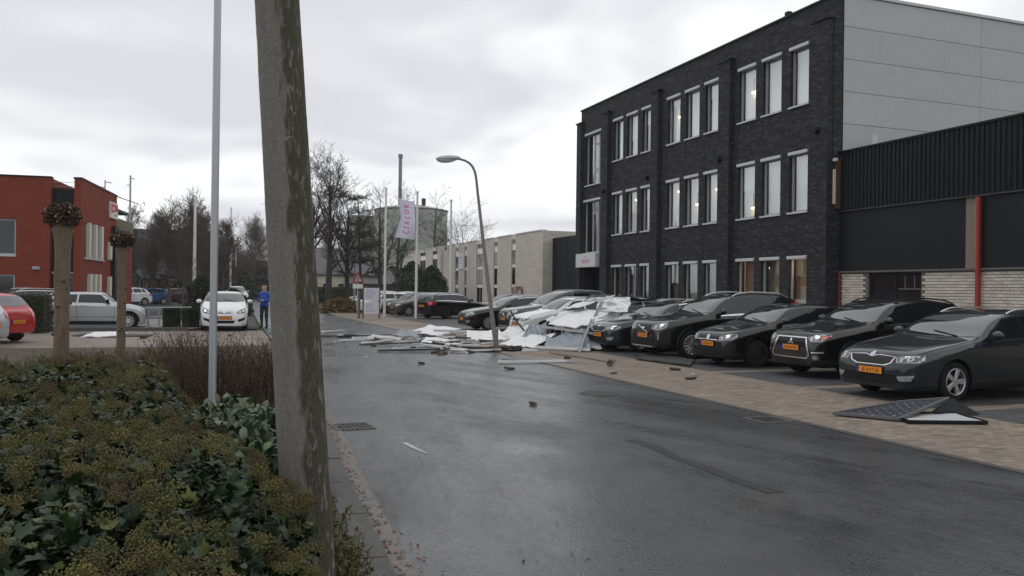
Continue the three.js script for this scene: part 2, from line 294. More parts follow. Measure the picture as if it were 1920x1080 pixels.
    for (const [z0, z1] of [[-0.08, -0.62], [0.5, -0.02]]) { const g = G('wip' + z0, () => { const at = (z, x) => { let k = 15; while (k > 11 && S.surf(x, k).z < Math.abs(z)) k -= 0.1; return S.surf(x, k); }, a = at(z0, w[0] + 0.03), b = at(z1, w[0] + 0.13); return rod(V(a.x, a.y + 0.012, z0), V(b.x, b.y + 0.018, z1), 0.009, 0.007, 6); }); P('wiper', g, trim); }
  }
  if (s.rails) for (const sd of [1, -1]) {
    const g = G('rail' + sd, () => { const pts = []; const [a, b] = s.rails; for (let i = 0; i <= 12; i++) { const t = i / 12, x = lerp(a, b, t), c = S.surf(x, 11.9); pts.push(V(c.x, c.y + 0.055 * Math.min(1, Math.sin(Math.PI * t) * 2.6) + 0.0, sd * c.z)); } return new THREE.TubeGeometry(new THREE.CatmullRomCurve3(pts), 24, 0.017, 7); });
    P('roof_rail', g, o.rail || satin);
  }
  if (s.cladding) for (const sd of [1, -1]) for (const ax of [S.axF, S.axR]) P('wheel_arch_trim', G('clad' + sd + ax, () => { const t = new THREE.TorusGeometry(s.r + 0.065, 0.035, 6, 28, Math.PI * 1.06); t.scale(1, 1, 0.7); t.rotateZ(-0.1); t.translate(ax, s.r, sd * (S.hw - 0.028)); return t; }), trim);
  return car;
}
const ring = (cx, cy, r, n = 14, sx = 1) => Array.from({ length: n }, (_, i) => [cx + sx * r * Math.cos(i / n * 6.28318), cy + r * Math.sin(i / n * 6.28318)]);
const grow = (ol, d) => { const n = ol.length, c = ol.reduce((a, p) => [a[0] + p[0] / n, a[1] + p[1] / n], [0, 0]); return ol.map(([a, b]) => { const l = Math.hypot(a - c[0], b - c[1]) || 1; return [a + (a - c[0]) / l * d * 1.1, b + (b - c[1]) / l * d * (1 + 0.4 * Math.abs((a - c[0]) / l))]; }); };
const lampPair = (at, bowls, extra = []) => ({ both: true, at, mat: lens, off: 0.005, in: [{ name: 'lamp_surround', at: grow(at, -0.022), mat: lampDark, off: 0.007 }, ...bowls.map(([a, b, r]) => ({ name: 'lamp', at: ring(a, b, r, 12), mat: lampBowl, off: 0.011 })), ...extra] });
const gO = [[-0.44, 0.70], [-0.13, 0.712], [0, 0.678], [0.13, 0.712], [0.44, 0.70], [0.385, 0.605], [0.27, 0.565], [-0.27, 0.565], [-0.385, 0.605]];
const estate = {
  id: 'estate', L: 4.66, W: 1.814, wb: 2.69, fo: 0.88, r: 0.322, gc: 0.17,
  top: [[0, 0.55], [0.03, 0.655], [0.08, 0.735], [0.2, 0.80], [0.6, 0.892], [1.1, 0.966], [1.3, 1.0], [1.75, 1.25], [2.15, 1.395], [2.5, 1.448], [3, 1.465], [3.8, 1.44], [4.2, 1.385], [4.4, 1.27], [4.56, 1.03], [4.63, 0.92], [4.66, 0.66]],
  belt: [[0, 0.5], [0.05, 0.6], [0.3, 0.72], [0.8, 0.83], [1.3, 0.915], [2.5, 0.955], [3.8, 1.0], [4.4, 1.0], [4.6, 0.86], [4.66, 0.6]],
  plan: [[0, 0.70], [0.04, 0.78], [0.12, 0.86], [0.3, 0.945], [0.6, 0.985], [1, 1], [3.6, 1], [4.2, 0.97], [4.5, 0.92], [4.62, 0.86], [4.66, 0.78]],
  screen: [1.34, 1.52, 2.1, 2.25], rear: [4.26, 4.2, 4.5, 4.42], mirror: 1.72,
  side: [[1.66, 2.58, 2.16, 2.54], [2.65, 3.48, 2.61, 3.36], [3.55, 4.22, 3.43, 4.0]],
  front: {
    grille: [{ at: gO, mat: meshGrille, off: 0.006 }], grille_frame: [{ at: grow(gO, 0.024), hole: gO, mat: chrome, off: 0.009 }],
    headlight: [lampPair([[0.47, 0.70], [0.62, 0.722], [0.80, 0.742], [0.835, 0.67], [0.80, 0.625], [0.50, 0.61]], [[0.58, 0.665, 0.034], [0.70, 0.678, 0.038]])],
    lower_intake: [{ at: [[-0.62, 0.425], [0.62, 0.425], [0.56, 0.265], [-0.56, 0.265]], mat: trim, off: 0.004 }],
    fog_light: [{ both: true, at: [[0.53, 0.40], [0.77, 0.43], [0.735, 0.335], [0.58, 0.33]], mat: lens, off: 0.01 }],
    emblem: [{ at: ring(0, 0.728, 0.042), mat: chrome, off: 0.012 }],
  },
  back: { tail_light: [{ both: true, at: [[0.52, 0.93], [0.80, 0.95], [0.82, 0.78], [0.56, 0.76]], mat: redLens, off: 0.014 }] },
  flank: { tail_light_side: [{ at: [[4.28, 0.93], [4.5, 0.92], [4.56, 0.79], [4.36, 0.79]], mat: redLens }] },
  plate: [0.465], rearPlate: 0.72, seams: [[1.55, 1.42], [2.6, 2.62], [3.55, 3.62]], handles: [2.42, 3.4], waist: [1.5, 4.25], arch: [2.2, 4.05], rails: [2.35, 4.15],
};
const suvA = { // tall, rounded front, raked tail
  id: 'suvA', L: 4.63, W: 1.89, wb: 2.77, fo: 0.89, r: 0.362, gc: 0.24, tumble: 0.46, tyreW: 0.235,
  top: [[0, 0.62], [0.03, 0.78], [0.09, 0.89], [0.2, 0.95], [0.6, 1.03], [1.1, 1.10], [1.3, 1.14], [1.75, 1.42], [2.1, 1.59], [2.5, 1.67], [3, 1.70], [3.7, 1.675], [4.1, 1.60], [4.35, 1.42], [4.5, 1.16], [4.6, 1.02], [4.63, 0.72]],
  belt: [[0, 0.56], [0.05, 0.72], [0.3, 0.87], [0.8, 0.97], [1.3, 1.05], [2.5, 1.10], [3.6, 1.16], [4.3, 1.2], [4.55, 0.98], [4.63, 0.65]],
  plan: [[0, 0.66], [0.04, 0.75], [0.12, 0.84], [0.3, 0.94], [0.6, 0.985], [1, 1], [3.6, 1], [4.2, 0.96], [4.5, 0.91], [4.6, 0.86], [4.63, 0.78]],
  screen: [1.34, 1.54, 2.08, 2.24], rear: [4.18, 4.12, 4.44, 4.36], mirror: 1.75,
  side: [[1.7, 2.62, 2.2, 2.56], [2.69, 3.5, 2.63, 3.34], [3.58, 4.12, 3.42, 3.8]],
  front: {
    grille: [{ at: [[-0.36, 0.85], [0.36, 0.85], [0.31, 0.66], [0.2, 0.62], [-0.2, 0.62], [-0.31, 0.66]], mat: meshGrille, off: 0.006 }],
    grille_bar: [{ at: [[-0.33, 0.82], [-0.28, 0.835], [0.27, 0.65], [0.22, 0.64]], mat: satin, off: 0.012 }], emblem: [{ at: ring(0, 0.738, 0.06), mat: chrome, off: 0.018 }],
    headlight: [lampPair([[0.42, 0.80], [0.56, 0.87], [0.76, 0.925], [0.835, 0.87], [0.815, 0.78], [0.72, 0.735], [0.46, 0.735]], [[0.58, 0.80, 0.045], [0.71, 0.83, 0.05]])],
    lower_intake: [{ at: [[-0.6, 0.5], [0.6, 0.5], [0.5, 0.33], [-0.5, 0.33]], mat: trim }],
    daytime_light: [{ both: true, at: [[0.70, 0.63], [0.735, 0.64], [0.715, 0.5], [0.68, 0.48]], mat: lens, off: 0.01 }],
    skid_plate: [{ at: [[-0.52, 0.315], [0.52, 0.315], [0.47, 0.285], [-0.47, 0.285]], mat: satin, off: 0.015 }],
  },
  back: { tail_light: [{ both: true, at: [[0.55, 1.2], [0.66, 1.42], [0.72, 1.42], [0.80, 1.1], [0.80, 0.95], [0.6, 0.98]], mat: redLens }] }, flank: { tail_light_side: [{ at: [[4.1, 1.52], [4.2, 1.46], [4.45, 1.12], [4.36, 1.1]], mat: redLens }] },
  plate: [0.575], seams: [[1.6, 1.46], [2.64, 2.66], [3.55, 3.66]], handles: [2.45, 3.42], waist: [1.6, 3.6], rails: [2.25, 4.0], cladding: true,
};
const suvB = { // boxier, with a large shield-shaped grille
  id: 'suvB', L: 4.3, W: 1.77, wb: 2.67, fo: 0.87, r: 0.345, gc: 0.22, tumble: 0.40, tyreW: 0.225,
  top: [[0, 0.62], [0.03, 0.80], [0.07, 0.885], [0.18, 0.93], [0.6, 1.0], [1.0, 1.06], [1.2, 1.10], [1.65, 1.37], [2.0, 1.53], [2.4, 1.595], [2.9, 1.61], [3.5, 1.57], [3.85, 1.49], [4.08, 1.28], [4.2, 1.1], [4.27, 1.0], [4.3, 0.72]],
  belt: [[0, 0.56], [0.05, 0.74], [0.3, 0.86], [0.8, 0.95], [1.2, 1.02], [2.4, 1.07], [3.4, 1.12], [4.0, 1.14], [4.22, 0.96], [4.3, 0.65]],
  plan: [[0, 0.72], [0.04, 0.80], [0.12, 0.87], [0.3, 0.95], [0.6, 0.985], [1, 1], [3.4, 1], [3.9, 0.97], [4.15, 0.92], [4.27, 0.86], [4.3, 0.78]],
  screen: [1.24, 1.43, 1.96, 2.12], rear: [3.92, 3.86, 4.14, 4.07], mirror: 1.62,
  side: [[1.58, 2.48, 2.06, 2.42], [2.55, 3.3, 2.49, 3.16], [3.37, 3.85, 3.24, 3.62]],
  front: {
    grille: [{ at: [[-0.40, 0.80], [0.40, 0.80], [0.52, 0.47], [0.46, 0.42], [-0.46, 0.42], [-0.52, 0.47]], mat: meshGrille, off: 0.006 }],
    grille_frame: [{ at: [[-0.44, 0.825], [0.44, 0.825], [0.565, 0.465], [0.49, 0.39], [-0.49, 0.39], [-0.565, 0.465]], hole: [[-0.405, 0.80], [0.405, 0.80], [0.525, 0.468], [0.465, 0.418], [-0.465, 0.418], [-0.525, 0.468]], mat: chrome, off: 0.012 }],
    grille_panel: [{ at: [[-0.42, 0.72], [0.42, 0.72], [0.45, 0.62], [-0.45, 0.62]], mat: 'body', off: 0.009 }],
    emblem: [{ at: [[0, 0.80], [0.032, 0.755], [0, 0.71], [-0.032, 0.755]], mat: chrome, off: 0.014 }, { at: [[0, 0.712], [-0.035, 0.675], [-0.09, 0.675], [-0.055, 0.712]], mat: chrome, off: 0.014 }, { at: [[0, 0.712], [0.035, 0.675], [0.09, 0.675], [0.055, 0.712]], mat: chrome, off: 0.014 }],
    headlight: [lampPair([[0.46, 0.815], [0.62, 0.865], [0.785, 0.90], [0.815, 0.85], [0.77, 0.745], [0.56, 0.735]], [[0.58, 0.795, 0.04], [0.68, 0.815, 0.042]], [{ name: 'indicator', at: [[0.735, 0.835], [0.805, 0.862], [0.79, 0.80], [0.75, 0.775]], mat: amberLens, off: 0.012 }])],
    fog_light: [{ both: true, at: ring(0.68, 0.43, 0.06), mat: lampDark, off: 0.006, in: [{ at: ring(0.68, 0.43, 0.035), mat: lens, off: 0.012 }] }], fog_trim: [{ both: true, at: [[0.6, 0.535], [0.78, 0.545], [0.78, 0.52], [0.61, 0.512]], mat: satin, off: 0.008 }],
    lower_intake: [{ at: [[-0.45, 0.365], [0.45, 0.365], [0.4, 0.29], [-0.4, 0.29]], mat: trim }],
  },
  back: { tail_light: [{ both: true, at: [[0.5, 1.05], [0.75, 1.08], [0.78, 0.92], [0.55, 0.9]], mat: redLens }] },
  flank: { side_badge: [{ at: [[1.36, 0.80], [1.50, 0.805], [1.46, 0.775], [1.36, 0.77]], mat: chrome, off: 0.006 }] },
  plate: [0.60], seams: [[1.5, 1.36], [2.5, 2.52], [3.36, 3.46]], handles: [2.3, 3.22], waist: [1.55, 3.3], rails: [2.1, 3.7], cladding: true,
};
const hatch = {
  id: 'hatch', L: 3.97, W: 1.682, wb: 2.47, fo: 0.8, r: 0.305, gc: 0.17, tumble: 0.40, tyreW: 0.185,
  top: [[0, 0.55], [0.03, 0.66], [0.07, 0.74], [0.18, 0.80], [0.5, 0.885], [0.9, 0.965], [1.08, 1.0], [1.5, 1.24], [1.85, 1.39], [2.2, 1.44], [2.7, 1.45], [3.2, 1.42], [3.5, 1.36], [3.7, 1.16], [3.84, 0.95], [3.94, 0.87], [3.97, 0.64]],
  belt: [[0, 0.5], [0.05, 0.61], [0.3, 0.74], [0.7, 0.84], [1.1, 0.92], [2.2, 0.965], [3.2, 1.01], [3.65, 1.0], [3.88, 0.83], [3.97, 0.6]],
  plan: [[0, 0.70], [0.04, 0.79], [0.12, 0.87], [0.3, 0.95], [0.6, 0.985], [1, 1], [3.2, 1], [3.6, 0.97], [3.85, 0.91], [3.94, 0.85], [3.97, 0.78]],
  screen: [1.12, 1.3, 1.82, 1.97], rear: [3.56, 3.5, 3.78, 3.71], mirror: 1.48,
  side: [[1.44, 2.32, 1.9, 2.27], [2.39, 3.05, 2.34, 2.95], [3.11, 3.45, 3.01, 3.25]],
  front: {
    grille: [{ at: [[-0.4, 0.69], [0.4, 0.69], [0.36, 0.60], [-0.36, 0.60]], mat: meshGrille, off: 0.006 }], emblem: [{ at: ring(0, 0.665, 0.062), mat: chrome, off: 0.014 }], grille_bar: [{ at: [[-0.38, 0.615], [0.38, 0.615], [0.37, 0.60], [-0.37, 0.60]], mat: chrome, off: 0.01 }],
    headlight: [lampPair([[0.42, 0.69], [0.56, 0.72], [0.74, 0.76], [0.78, 0.69], [0.74, 0.62], [0.44, 0.595]], [[0.53, 0.652, 0.036], [0.66, 0.68, 0.042]])],
    lower_intake: [{ at: [[-0.55, 0.43], [0.55, 0.43], [0.5, 0.28], [-0.5, 0.28]], mat: trim }],
  },
  back: { tail_light: [{ both: true, at: [[0.5, 0.95], [0.74, 0.97], [0.77, 0.78], [0.56, 0.76]], mat: redLens }] }, flank: { tail_light_side: [{ at: [[3.6, 0.97], [3.78, 0.95], [3.84, 0.80], [3.68, 0.80]], mat: redLens }] },
  plate: [0.515], rearPlate: 0.60, seams: [[1.34, 1.22], [2.33, 2.35], [3.08, 3.16]], handles: [2.16, 2.95],
};
const vary = (base, id, ch) => ({ ...base, id, ...ch });
const smallEstate = vary(hatch, 'small_estate', { L: 4.26, top: [...hatch.top.slice(0, 11), [3.2, 1.44], [3.7, 1.40], [3.95, 1.24], [4.14, 0.98], [4.23, 0.88], [4.26, 0.64]], belt: [...hatch.belt.slice(0, 6), [3.4, 1.0], [3.95, 1.0], [4.18, 0.83], [4.26, 0.6]], plan: [...hatch.plan.slice(0, 6), [3.4, 1], [3.9, 0.97], [4.13, 0.91], [4.23, 0.85], [4.26, 0.78]], rear: [3.85, 3.78, 4.06, 3.99], side: [...hatch.side.slice(0, 2), [3.11, 3.75, 3.01, 3.55]], flank: {},
  front: { grille: [{ at: [[-0.36, 0.695], [0.36, 0.695], [0.31, 0.60], [-0.31, 0.60]], mat: meshGrille, off: 0.006 }], grille_frame: [{ at: [[-0.39, 0.725], [0.39, 0.725], [0.335, 0.58], [-0.335, 0.58]], hole: [[-0.36, 0.695], [0.36, 0.695], [0.31, 0.60], [-0.31, 0.60]], mat: chrome, off: 0.01 }], headlight: [lampPair([[0.42, 0.69], [0.56, 0.705], [0.76, 0.74], [0.78, 0.67], [0.74, 0.62], [0.44, 0.605]], [[0.52, 0.655, 0.03], [0.65, 0.67, 0.034]])], lower_intake: [{ at: [[-0.5, 0.40], [0.5, 0.40], [0.45, 0.27], [-0.45, 0.27]], mat: trim }], fog_light: [{ both: true, at: [[0.56, 0.41], [0.73, 0.43], [0.71, 0.36], [0.58, 0.35]], mat: lampDark, off: 0.006 }] }, rails: [1.95, 3.5] });
const roundHatch = vary(hatch, 'round_hatch', { L: 4.0, W: 1.737, r: 0.31,
  top: [[0, 0.52], [0.03, 0.62], [0.08, 0.73], [0.2, 0.83], [0.5, 0.94], [0.85, 1.02], [1.0, 1.06], [1.4, 1.28], [1.75, 1.41], [2.15, 1.475], [2.6, 1.485], [3.1, 1.45], [3.45, 1.37], [3.7, 1.16], [3.86, 0.95], [3.97, 0.87], [4.0, 0.64]],
  plan: [...hatch.plan.slice(0, 7), [3.6, 0.97], [3.86, 0.91], [3.97, 0.85], [4.0, 0.78]], belt: [[0, 0.48], [0.05, 0.58], [0.3, 0.78], [0.7, 0.9], [1.1, 0.97], [2.2, 1.0], [3.2, 1.04], [3.65, 1.02], [3.9, 0.83], [4.0, 0.6]], screen: [1.04, 1.25, 1.74, 1.9], mirror: 1.4,
  front: { grille: [{ at: [[-0.30, 0.735], [0.30, 0.735], [0.22, 0.665], [-0.22, 0.665]], mat: meshGrille, off: 0.008 }], grille_bar: [{ at: [[-0.33, 0.725], [0.33, 0.725], [0.31, 0.70], [-0.31, 0.70]], mat: chrome, off: 0.016 }], emblem: [{ at: ring(0, 0.712, 0.045), mat: chrome, off: 0.022 }],
    headlight: [lampPair([[0.43, 0.70], [0.55, 0.80], [0.72, 0.875], [0.79, 0.84], [0.80, 0.72], [0.72, 0.655], [0.47, 0.64]], [[0.56, 0.715, 0.04], [0.68, 0.765, 0.045]])],
    lower_intake: [{ at: [[-0.4, 0.40], [0.4, 0.40], [0.32, 0.29], [-0.32, 0.29]], mat: trim }], fog_recess: [{ both: true, at: [[0.47, 0.43], [0.74, 0.52], [0.72, 0.42], [0.52, 0.34]], mat: trim, off: 0.006 }] }, plate: [0.5] });
const boxyThreeDoor = { // upright three-door with short bonnet and flat roof
  id: 'boxy', L: 3.65, W: 1.688, wb: 2.467, fo: 0.60, r: 0.305, gc: 0.16, tumble: 0.26, tyreW: 0.195,
  top: [[0, 0.52], [0.03, 0.64], [0.08, 0.76], [0.2, 0.85], [0.5, 0.93], [0.8, 0.965], [0.95, 0.985], [1.2, 1.17], [1.42, 1.33], [1.6, 1.395], [2.0, 1.41], [2.8, 1.40], [3.2, 1.365], [3.35, 1.29], [3.5, 1.0], [3.6, 0.9], [3.65, 0.66]],
  belt: [[0, 0.48], [0.05, 0.6], [0.3, 0.8], [0.7, 0.89], [1.0, 0.93], [2.2, 0.955], [3.2, 0.975], [3.45, 0.95], [3.6, 0.8], [3.65, 0.6]],
  plan: [[0, 0.66], [0.04, 0.77], [0.12, 0.86], [0.3, 0.95], [0.6, 0.99], [1, 1], [2.8, 1], [3.2, 0.97], [3.5, 0.92], [3.6, 0.86], [3.65, 0.76]],
  screen: [0.98, 1.1, 1.45, 1.55], rear: [3.36, 3.32, 3.47, 3.43], mirror: 1.32, side: [[1.2, 2.32, 1.52, 2.28], [2.38, 3.2, 2.34, 3.08]],
  front: { grille: [{ at: [[-0.4, 0.7], [0.4, 0.7], [0.34, 0.56], [-0.34, 0.56]], mat: meshGrille }], headlight: [lampPair(ring(0.58, 0.72, 0.12), [[0.58, 0.72, 0.06]])] },
  back: { tail_light: [{ both: true, at: [[0.62, 0.92], [0.72, 0.92], [0.72, 0.74], [0.62, 0.74]], mat: redLens }] },
  flank: { side_moulding: [{ at: [[0.98, 0.47], [2.72, 0.47], [2.72, 0.455], [0.98, 0.455]], mat: trim, off: 0.006 }] },
  plate: [0.45], seams: [[1.12, 1.02], [2.34, 2.36]], handles: [2.14], cladding: true,
};

// ---------------------------------------------------------------- ground, road, paving
const grainTex = greyTex(512, 512, (u, v) => 0.5 + 0.35 * pn(u, v, 90, 3) + 0.3 * pn(u, v, 160, 9), 2.2, 2.2);
const asphaltMap = colorTex(1024, 1024, (u, v) => {
  const big = pfbm(u, v, 3, 1), patch = pfbm(u, v, 9, 4), g = pn(u, v, 220, 8), streak = 0;
  const k = 0.035 * (1 + 0.30 * big + 0.26 * patch + 0.20 * g) + (g > 0.7 ? 0.010 : 0);
  return [k * 0.98, k, k * 1.06];
}, 8, 8);
const asphaltRough = greyTex(512, 1024, (u, v) => 0.33 + 0.22 * pfbm(u, v, 5, 31) + 0.14 * pfbm(u, v, 17, 7) + 0.05 * pn(u, v, 120, 2), 13, 44);
const asphalt = std(0xffffff, 1, { map: asphaltMap, roughnessMap: asphaltRough, bumpMap: grainTex, bumpScale: 0.0025 });
function paverTex(base, varr, joint, seed, bond = 0) { // 0.2 x 0.1 m clay pavers
  const rnd = mulberry(seed), tone = Array.from({ length: 400 }, () => [rnd(), rnd()]);
  return colorTex(1024, 1024, (u, v) => {
    const row = Math.floor(v * 20), off = row % 2 ? 0.5 : 0, cx = u * 10 + off, col = Math.floor(cx) % 10, fx = cx % 1, fy = (v * 20) % 1;
    const j = Math.min(fx * 0.2, (1 - fx) * 0.2, fy * 0.1, (1 - fy) * 0.1), [a, b] = tone[row * 10 + col];
    const n = 1 + 0.20 * pfbm(u, v, 5, seed) + 0.14 * pn(u, v, 140, seed + 2);
    const m = sstep(0.0015, 0.006, j), kk = (0.74 + 0.5 * a) * n;
    return base.map((c, i) => lerp(joint[i], c * kk + varr[i] * (b - 0.5), m));
  }, 2, 2);
}
const paverBump = greyTex(512, 512, (u, v) => { const row = Math.floor(v * 20), cx = u * 10 + (row % 2 ? 0.5 : 0), fx = cx % 1, fy = (v * 20) % 1, j = Math.min(fx * 0.2, (1 - fx) * 0.2, fy * 0.1, (1 - fy) * 0.1); return sstep(0, 0.012, j) * 0.85 + 0.12 * pn(u, v, 90, 5); }, 2, 2);
const stainTex = greyTex(512, 512, (u, v) => 0.62 + 0.3 * pfbm(u, v, 5, 77), 17, 17);
const pavingBeige = std(0xffffff, 1, { map: paverTex([0.178, 0.146, 0.110], [0.05, 0.035, 0.02], [0.07, 0.06, 0.05], 5), bumpMap: paverBump, bumpScale: 0.006, roughnessMap: stainTex });
const pavingDark = std(0xffffff, 1, { map: paverTex([0.044, 0.045, 0.049], [0.012, 0.012, 0.012], [0.02, 0.02, 0.02], 6), bumpMap: paverBump, bumpScale: 0.006, roughnessMap: stainTex });
const pavingBrown = std(0xffffff, 1, { map: paverTex([0.16, 0.13, 0.106], [0.06, 0.03, 0.02], [0.05, 0.042, 0.036], 7), bumpMap: paverBump, bumpScale: 0.006, roughnessMap: stainTex });
const soilMap = colorTex(512, 512, (u, v) => { const a = pfbm(u, v, 8, 2), b = pn(u, v, 100, 4), k = 0.06 * (1 + 0.5 * a + 0.4 * b); return [k * 1.25, k, k * 0.68]; }, 2.5, 2.5);
const soil = std(0xffffff, 0.95, { map: soilMap, bumpMap: grainTex, bumpScale: 0.03 });
const grassMap = colorTex(512, 512, (u, v) => { const a = pfbm(u, v, 6, 12), b = pn(u, v, 120, 14); const k = 1 + 0.4 * a + 0.35 * b; return [0.05 * k, 0.058 * k, 0.028 * k]; }, 5, 5);
const concreteMap = colorTex(512, 512, (u, v) => { const k = 0.17 * (1 + 0.28 * pfbm(u, v, 4, 3) + 0.16 * pn(u, v, 130, 6)); return [k, k * 0.985, k * 0.94]; }, 1.5, 1.5);
const kerbStone = std([0.46, 0.46, 0.47], 0.8, { map: concreteMap, bumpMap: grainTex, bumpScale: 0.004 });

structure('ground', sheet([[-900, 200], [900, 200], [900, -1500], [-900, -1500]], -0.03), std(0xffffff, 0.95, { map: grassMap, bumpMap: grainTex, bumpScale: 0.03 }));
const edgeL = pchip([[-12, 1.0], [3, 1.12], [5, 1.22], [7.5, 1.36], [10, 1.56], [14, 1.74], [20, 1.92], [36, 2.35], [60, 3.3], [120, 6.2], [184, 9.3], [300, 15]]); // metres ahead -> x of the asphalt's left edge
const edgeR = pchip([[-12, 7.4], [50, 7.4], [70, 7.9], [120, 10.6], [184, 14], [300, 20]]);
{
  const zs = [-12, -6, 0, 3, 5, 7.5, 10, 14, 20, 28, 36, 48, 60, 80, 100, 120, 150, 184, 230, 300];
  structure('road', sheet([...zs.map((z) => [edgeL(z), -z]), ...zs.slice().reverse().map((z) => [edgeR(z), -z])], 0), asphalt);
}
structure('parking_pavement', sheet([[7.52, 12], [19, 12], [19, -39], [24, -39], [24, -95], [12, -95], [8.9, -72], [7.95, -58], [7.52, -50]], 0.004), pavingBeige);
structure('edge_band', sheet([[7.4, 12], [7.52, 12], [7.52, -50], [7.4, -50]], 0.004), std([0.06, 0.055, 0.05], 0.8, { bumpMap: grainTex, bumpScale: 0.01 }));
for (let k = -2; k < 14; k++) { // charcoal paver bays with beige dividing courses
  const z0 = -9.5 + 5.8 - 2.9 * (k + 2), z1 = z0 - 2.5; structure('parking_bay', sheet([[10.25, z0], [15.6, z0], [15.6, z1], [10.25, z1]], 0.009), pavingDark);
}
structure('side_pavement', sheet([[-45, -24.2], [1.9, -24.2], [2.1, -29], [2.2, -33.4], [-45, -33.4]], 0.006), pavingBrown);
structure('car_park', sheet([[-45, -33.65], [-0.3, -33.65], [2.1, -34.6], [2.6, -46], [3.6, -70], [4.4, -90], [-45, -90]], 0.008), std(0xffffff, 0.85, { map: asphaltMap, bumpMap: grainTex, bumpScale: 0.004, color: new THREE.Color(1.9, 1.85, 1.8) }));
structure('verge', box(-30, 0.9, -0.02, 0.07, -23.9, 8), soil);
// kerb stones along the verge
{
  const kerb = thing('verge_kerb', 'grey concrete kerb stones edging the planted verge beside the road', 'kerb'); const rnd = mulberry(4);
  for (let i = 0; i < 24; i++) {
    const za = 1 + i * 1.0, zb = za + 0.985, xa = edgeL(za), xb = edgeL(zb), h = 0.075 + rnd() * 0.008;
    const g = rbox(0.2, 0.3, 0.985, 0.012); const m = part(kerb, 'kerb_stone', g, kerbStone); m.position.set((xa + xb) / 2 - 0.24, h - 0.15, -(za + zb) / 2); m.rotation.y = -Math.atan2(xb - xa, 0.985);
  }
  const zs = [-2, 0, 2, 4, 5, 6, 7.5, 9, 10, 12, 14, 17, 20, 24]; 
  structure('gutter', sheet([...zs.map((z) => [edgeL(z) - 0.15, -z]), ...zs.slice().reverse().map((z) => [edgeL(z) + 0.02, -z])], 0.005), std(0xffffff, 0.9, { map: colorTex(512, 512, (u, v) => { const a = pfbm(u, v, 6, 41), b = pn(u, v, 70, 43), k = 0.15 * (1 + 0.5 * a + 0.3 * b); return b + a > 0.75 ? [0.12, 0.06, 0.045] : [k * 1.06, k, k * 0.94]; }, 1.2, 1.2), bumpMap: grainTex, bumpScale: 0.01 }));
  const infill = structure('verge_edge', sheet([...zs.map((z) => [0.85, -z]), ...zs.slice().reverse().map((z) => [edgeL(z) - 0.33, -z])], 0.074), soil);
}
// drains and marks on the road
{
  const iron = std([0.03, 0.029, 0.028], 0.55, { metalness: 0.5 });
  const gully = (x, z, turn, label) => { const t = thing('street_gully', label, 'drain', [x, 0.004, z], turn); const fr = part(t, 'frame', merge([box(-0.24, 0.24, -0.03, 0.008, -0.24, -0.2), box(-0.24, 0.24, -0.03, 0.008, 0.2, 0.24), box(-0.24, -0.2, -0.03, 0.008, -0.2, 0.2), box(0.2, 0.24, -0.03, 0.008, -0.2, 0.2)]), kerbStone); for (let i = 0; i < 7; i++) part(t, 'bar', box(-0.185 + i * 0.055, -0.15 + i * 0.055, -0.02, 0.005, -0.2, 0.2), iron); part(t, 'sump', box(-0.2, 0.2, -0.005, -0.001, -0.2, 0.2), std([0.004, 0.004, 0.004], 1)); };
  gully(1.74, -10.2, 0.06, 'iron street gully set in the gutter behind the leaning concrete post'); gully(7.12, -9.25, 0, 'iron street gully at the right road edge near the broken solar panels');
  const mh = thing('manhole_cover', 'round iron manhole cover in the dark right lane', 'manhole', [6.2, 0.002, -12.4]); part(mh, 'cover', new THREE.CylinderGeometry(0.3, 0.3, 0.006, 32).translate(0, 0.003, 0), iron); part(mh, 'ring', new THREE.TorusGeometry(0.33, 0.02, 6, 36).rotateX(Math.PI / 2).scale(1, 0.3, 1), kerbStone);
  // tarred repair strip
  const c = [[4.62, -8.45, 0.08], [4.66, -8, 0.085], [4.58, -7.4, 0.06], [4.6, -6.8, 0.075], [4.56, -6.3, 0.06], [4.6, -5.85, 0.09]], ol = [...c.map(([x, z, w]) => [x - w, z]), ...c.slice().reverse().map(([x, z, w]) => [x + w, z])];
  info(structure('tar_strip', sheet(ol, 0.003), phys([0.015, 0.015, 0.016], 0.6, { specularIntensity: 0.7, bumpMap: grainTex, bumpScale: 0.003 })), 'dark tar repair strip on the wet asphalt');
  const wp = [[2.08, -8.95], [2.13, -9.02], [2.16, -8.75], [2.2, -8.3], [2.18, -8.32], [2.11, -8.7]]; info(structure('paint_splash', sheet(wp, 0.004), std([0.34, 0.34, 0.35], 0.6)), 'white paint splash on the asphalt');
}

// ---------------------------------------------------------------- brick and wall materials
function brickTex(size, tilesX, tilesY, bw, bh, colorAt, mortar, mj, seed) {
  const cols = Math.round(tilesX / bw), rows = Math.round(tilesY / bh / 2) * 2, rnd = mulberry(seed), tone = Array.from({ length: cols * rows }, () => [rnd(), rnd(), rnd()]);
  return [colorTex(size, size, (u, v) => {
    const row = Math.floor(v * rows), cx = u * cols + (row % 2 ? 0.5 : 0), col = Math.floor(cx) % cols, fx = cx % 1, fy = (v * rows) % 1, j = Math.min(Math.min(fx, 1 - fx) * bw, Math.min(fy, 1 - fy) * bh), m = sstep(mj * 0.5, mj, j);
    const c = colorAt(tone[row * cols + col], u, v); return c.map((q, i) => lerp(mortar[i], q, m));
  }, tilesX, rows * bh), greyTex(512, 512, (u, v) => { const row = Math.floor(v * rows), cx = u * cols + (row % 2 ? 0.5 : 0), fx = cx % 1, fy = (v * rows) % 1, j = Math.min(Math.min(fx, 1 - fx) * bw, Math.min(fy, 1 - fy) * bh); return sstep(0, mj * 1.2, j) * 0.8 + 0.15 * tone[row * cols + Math.floor(cx) % cols][0]; }, tilesX, rows * bh)];
}
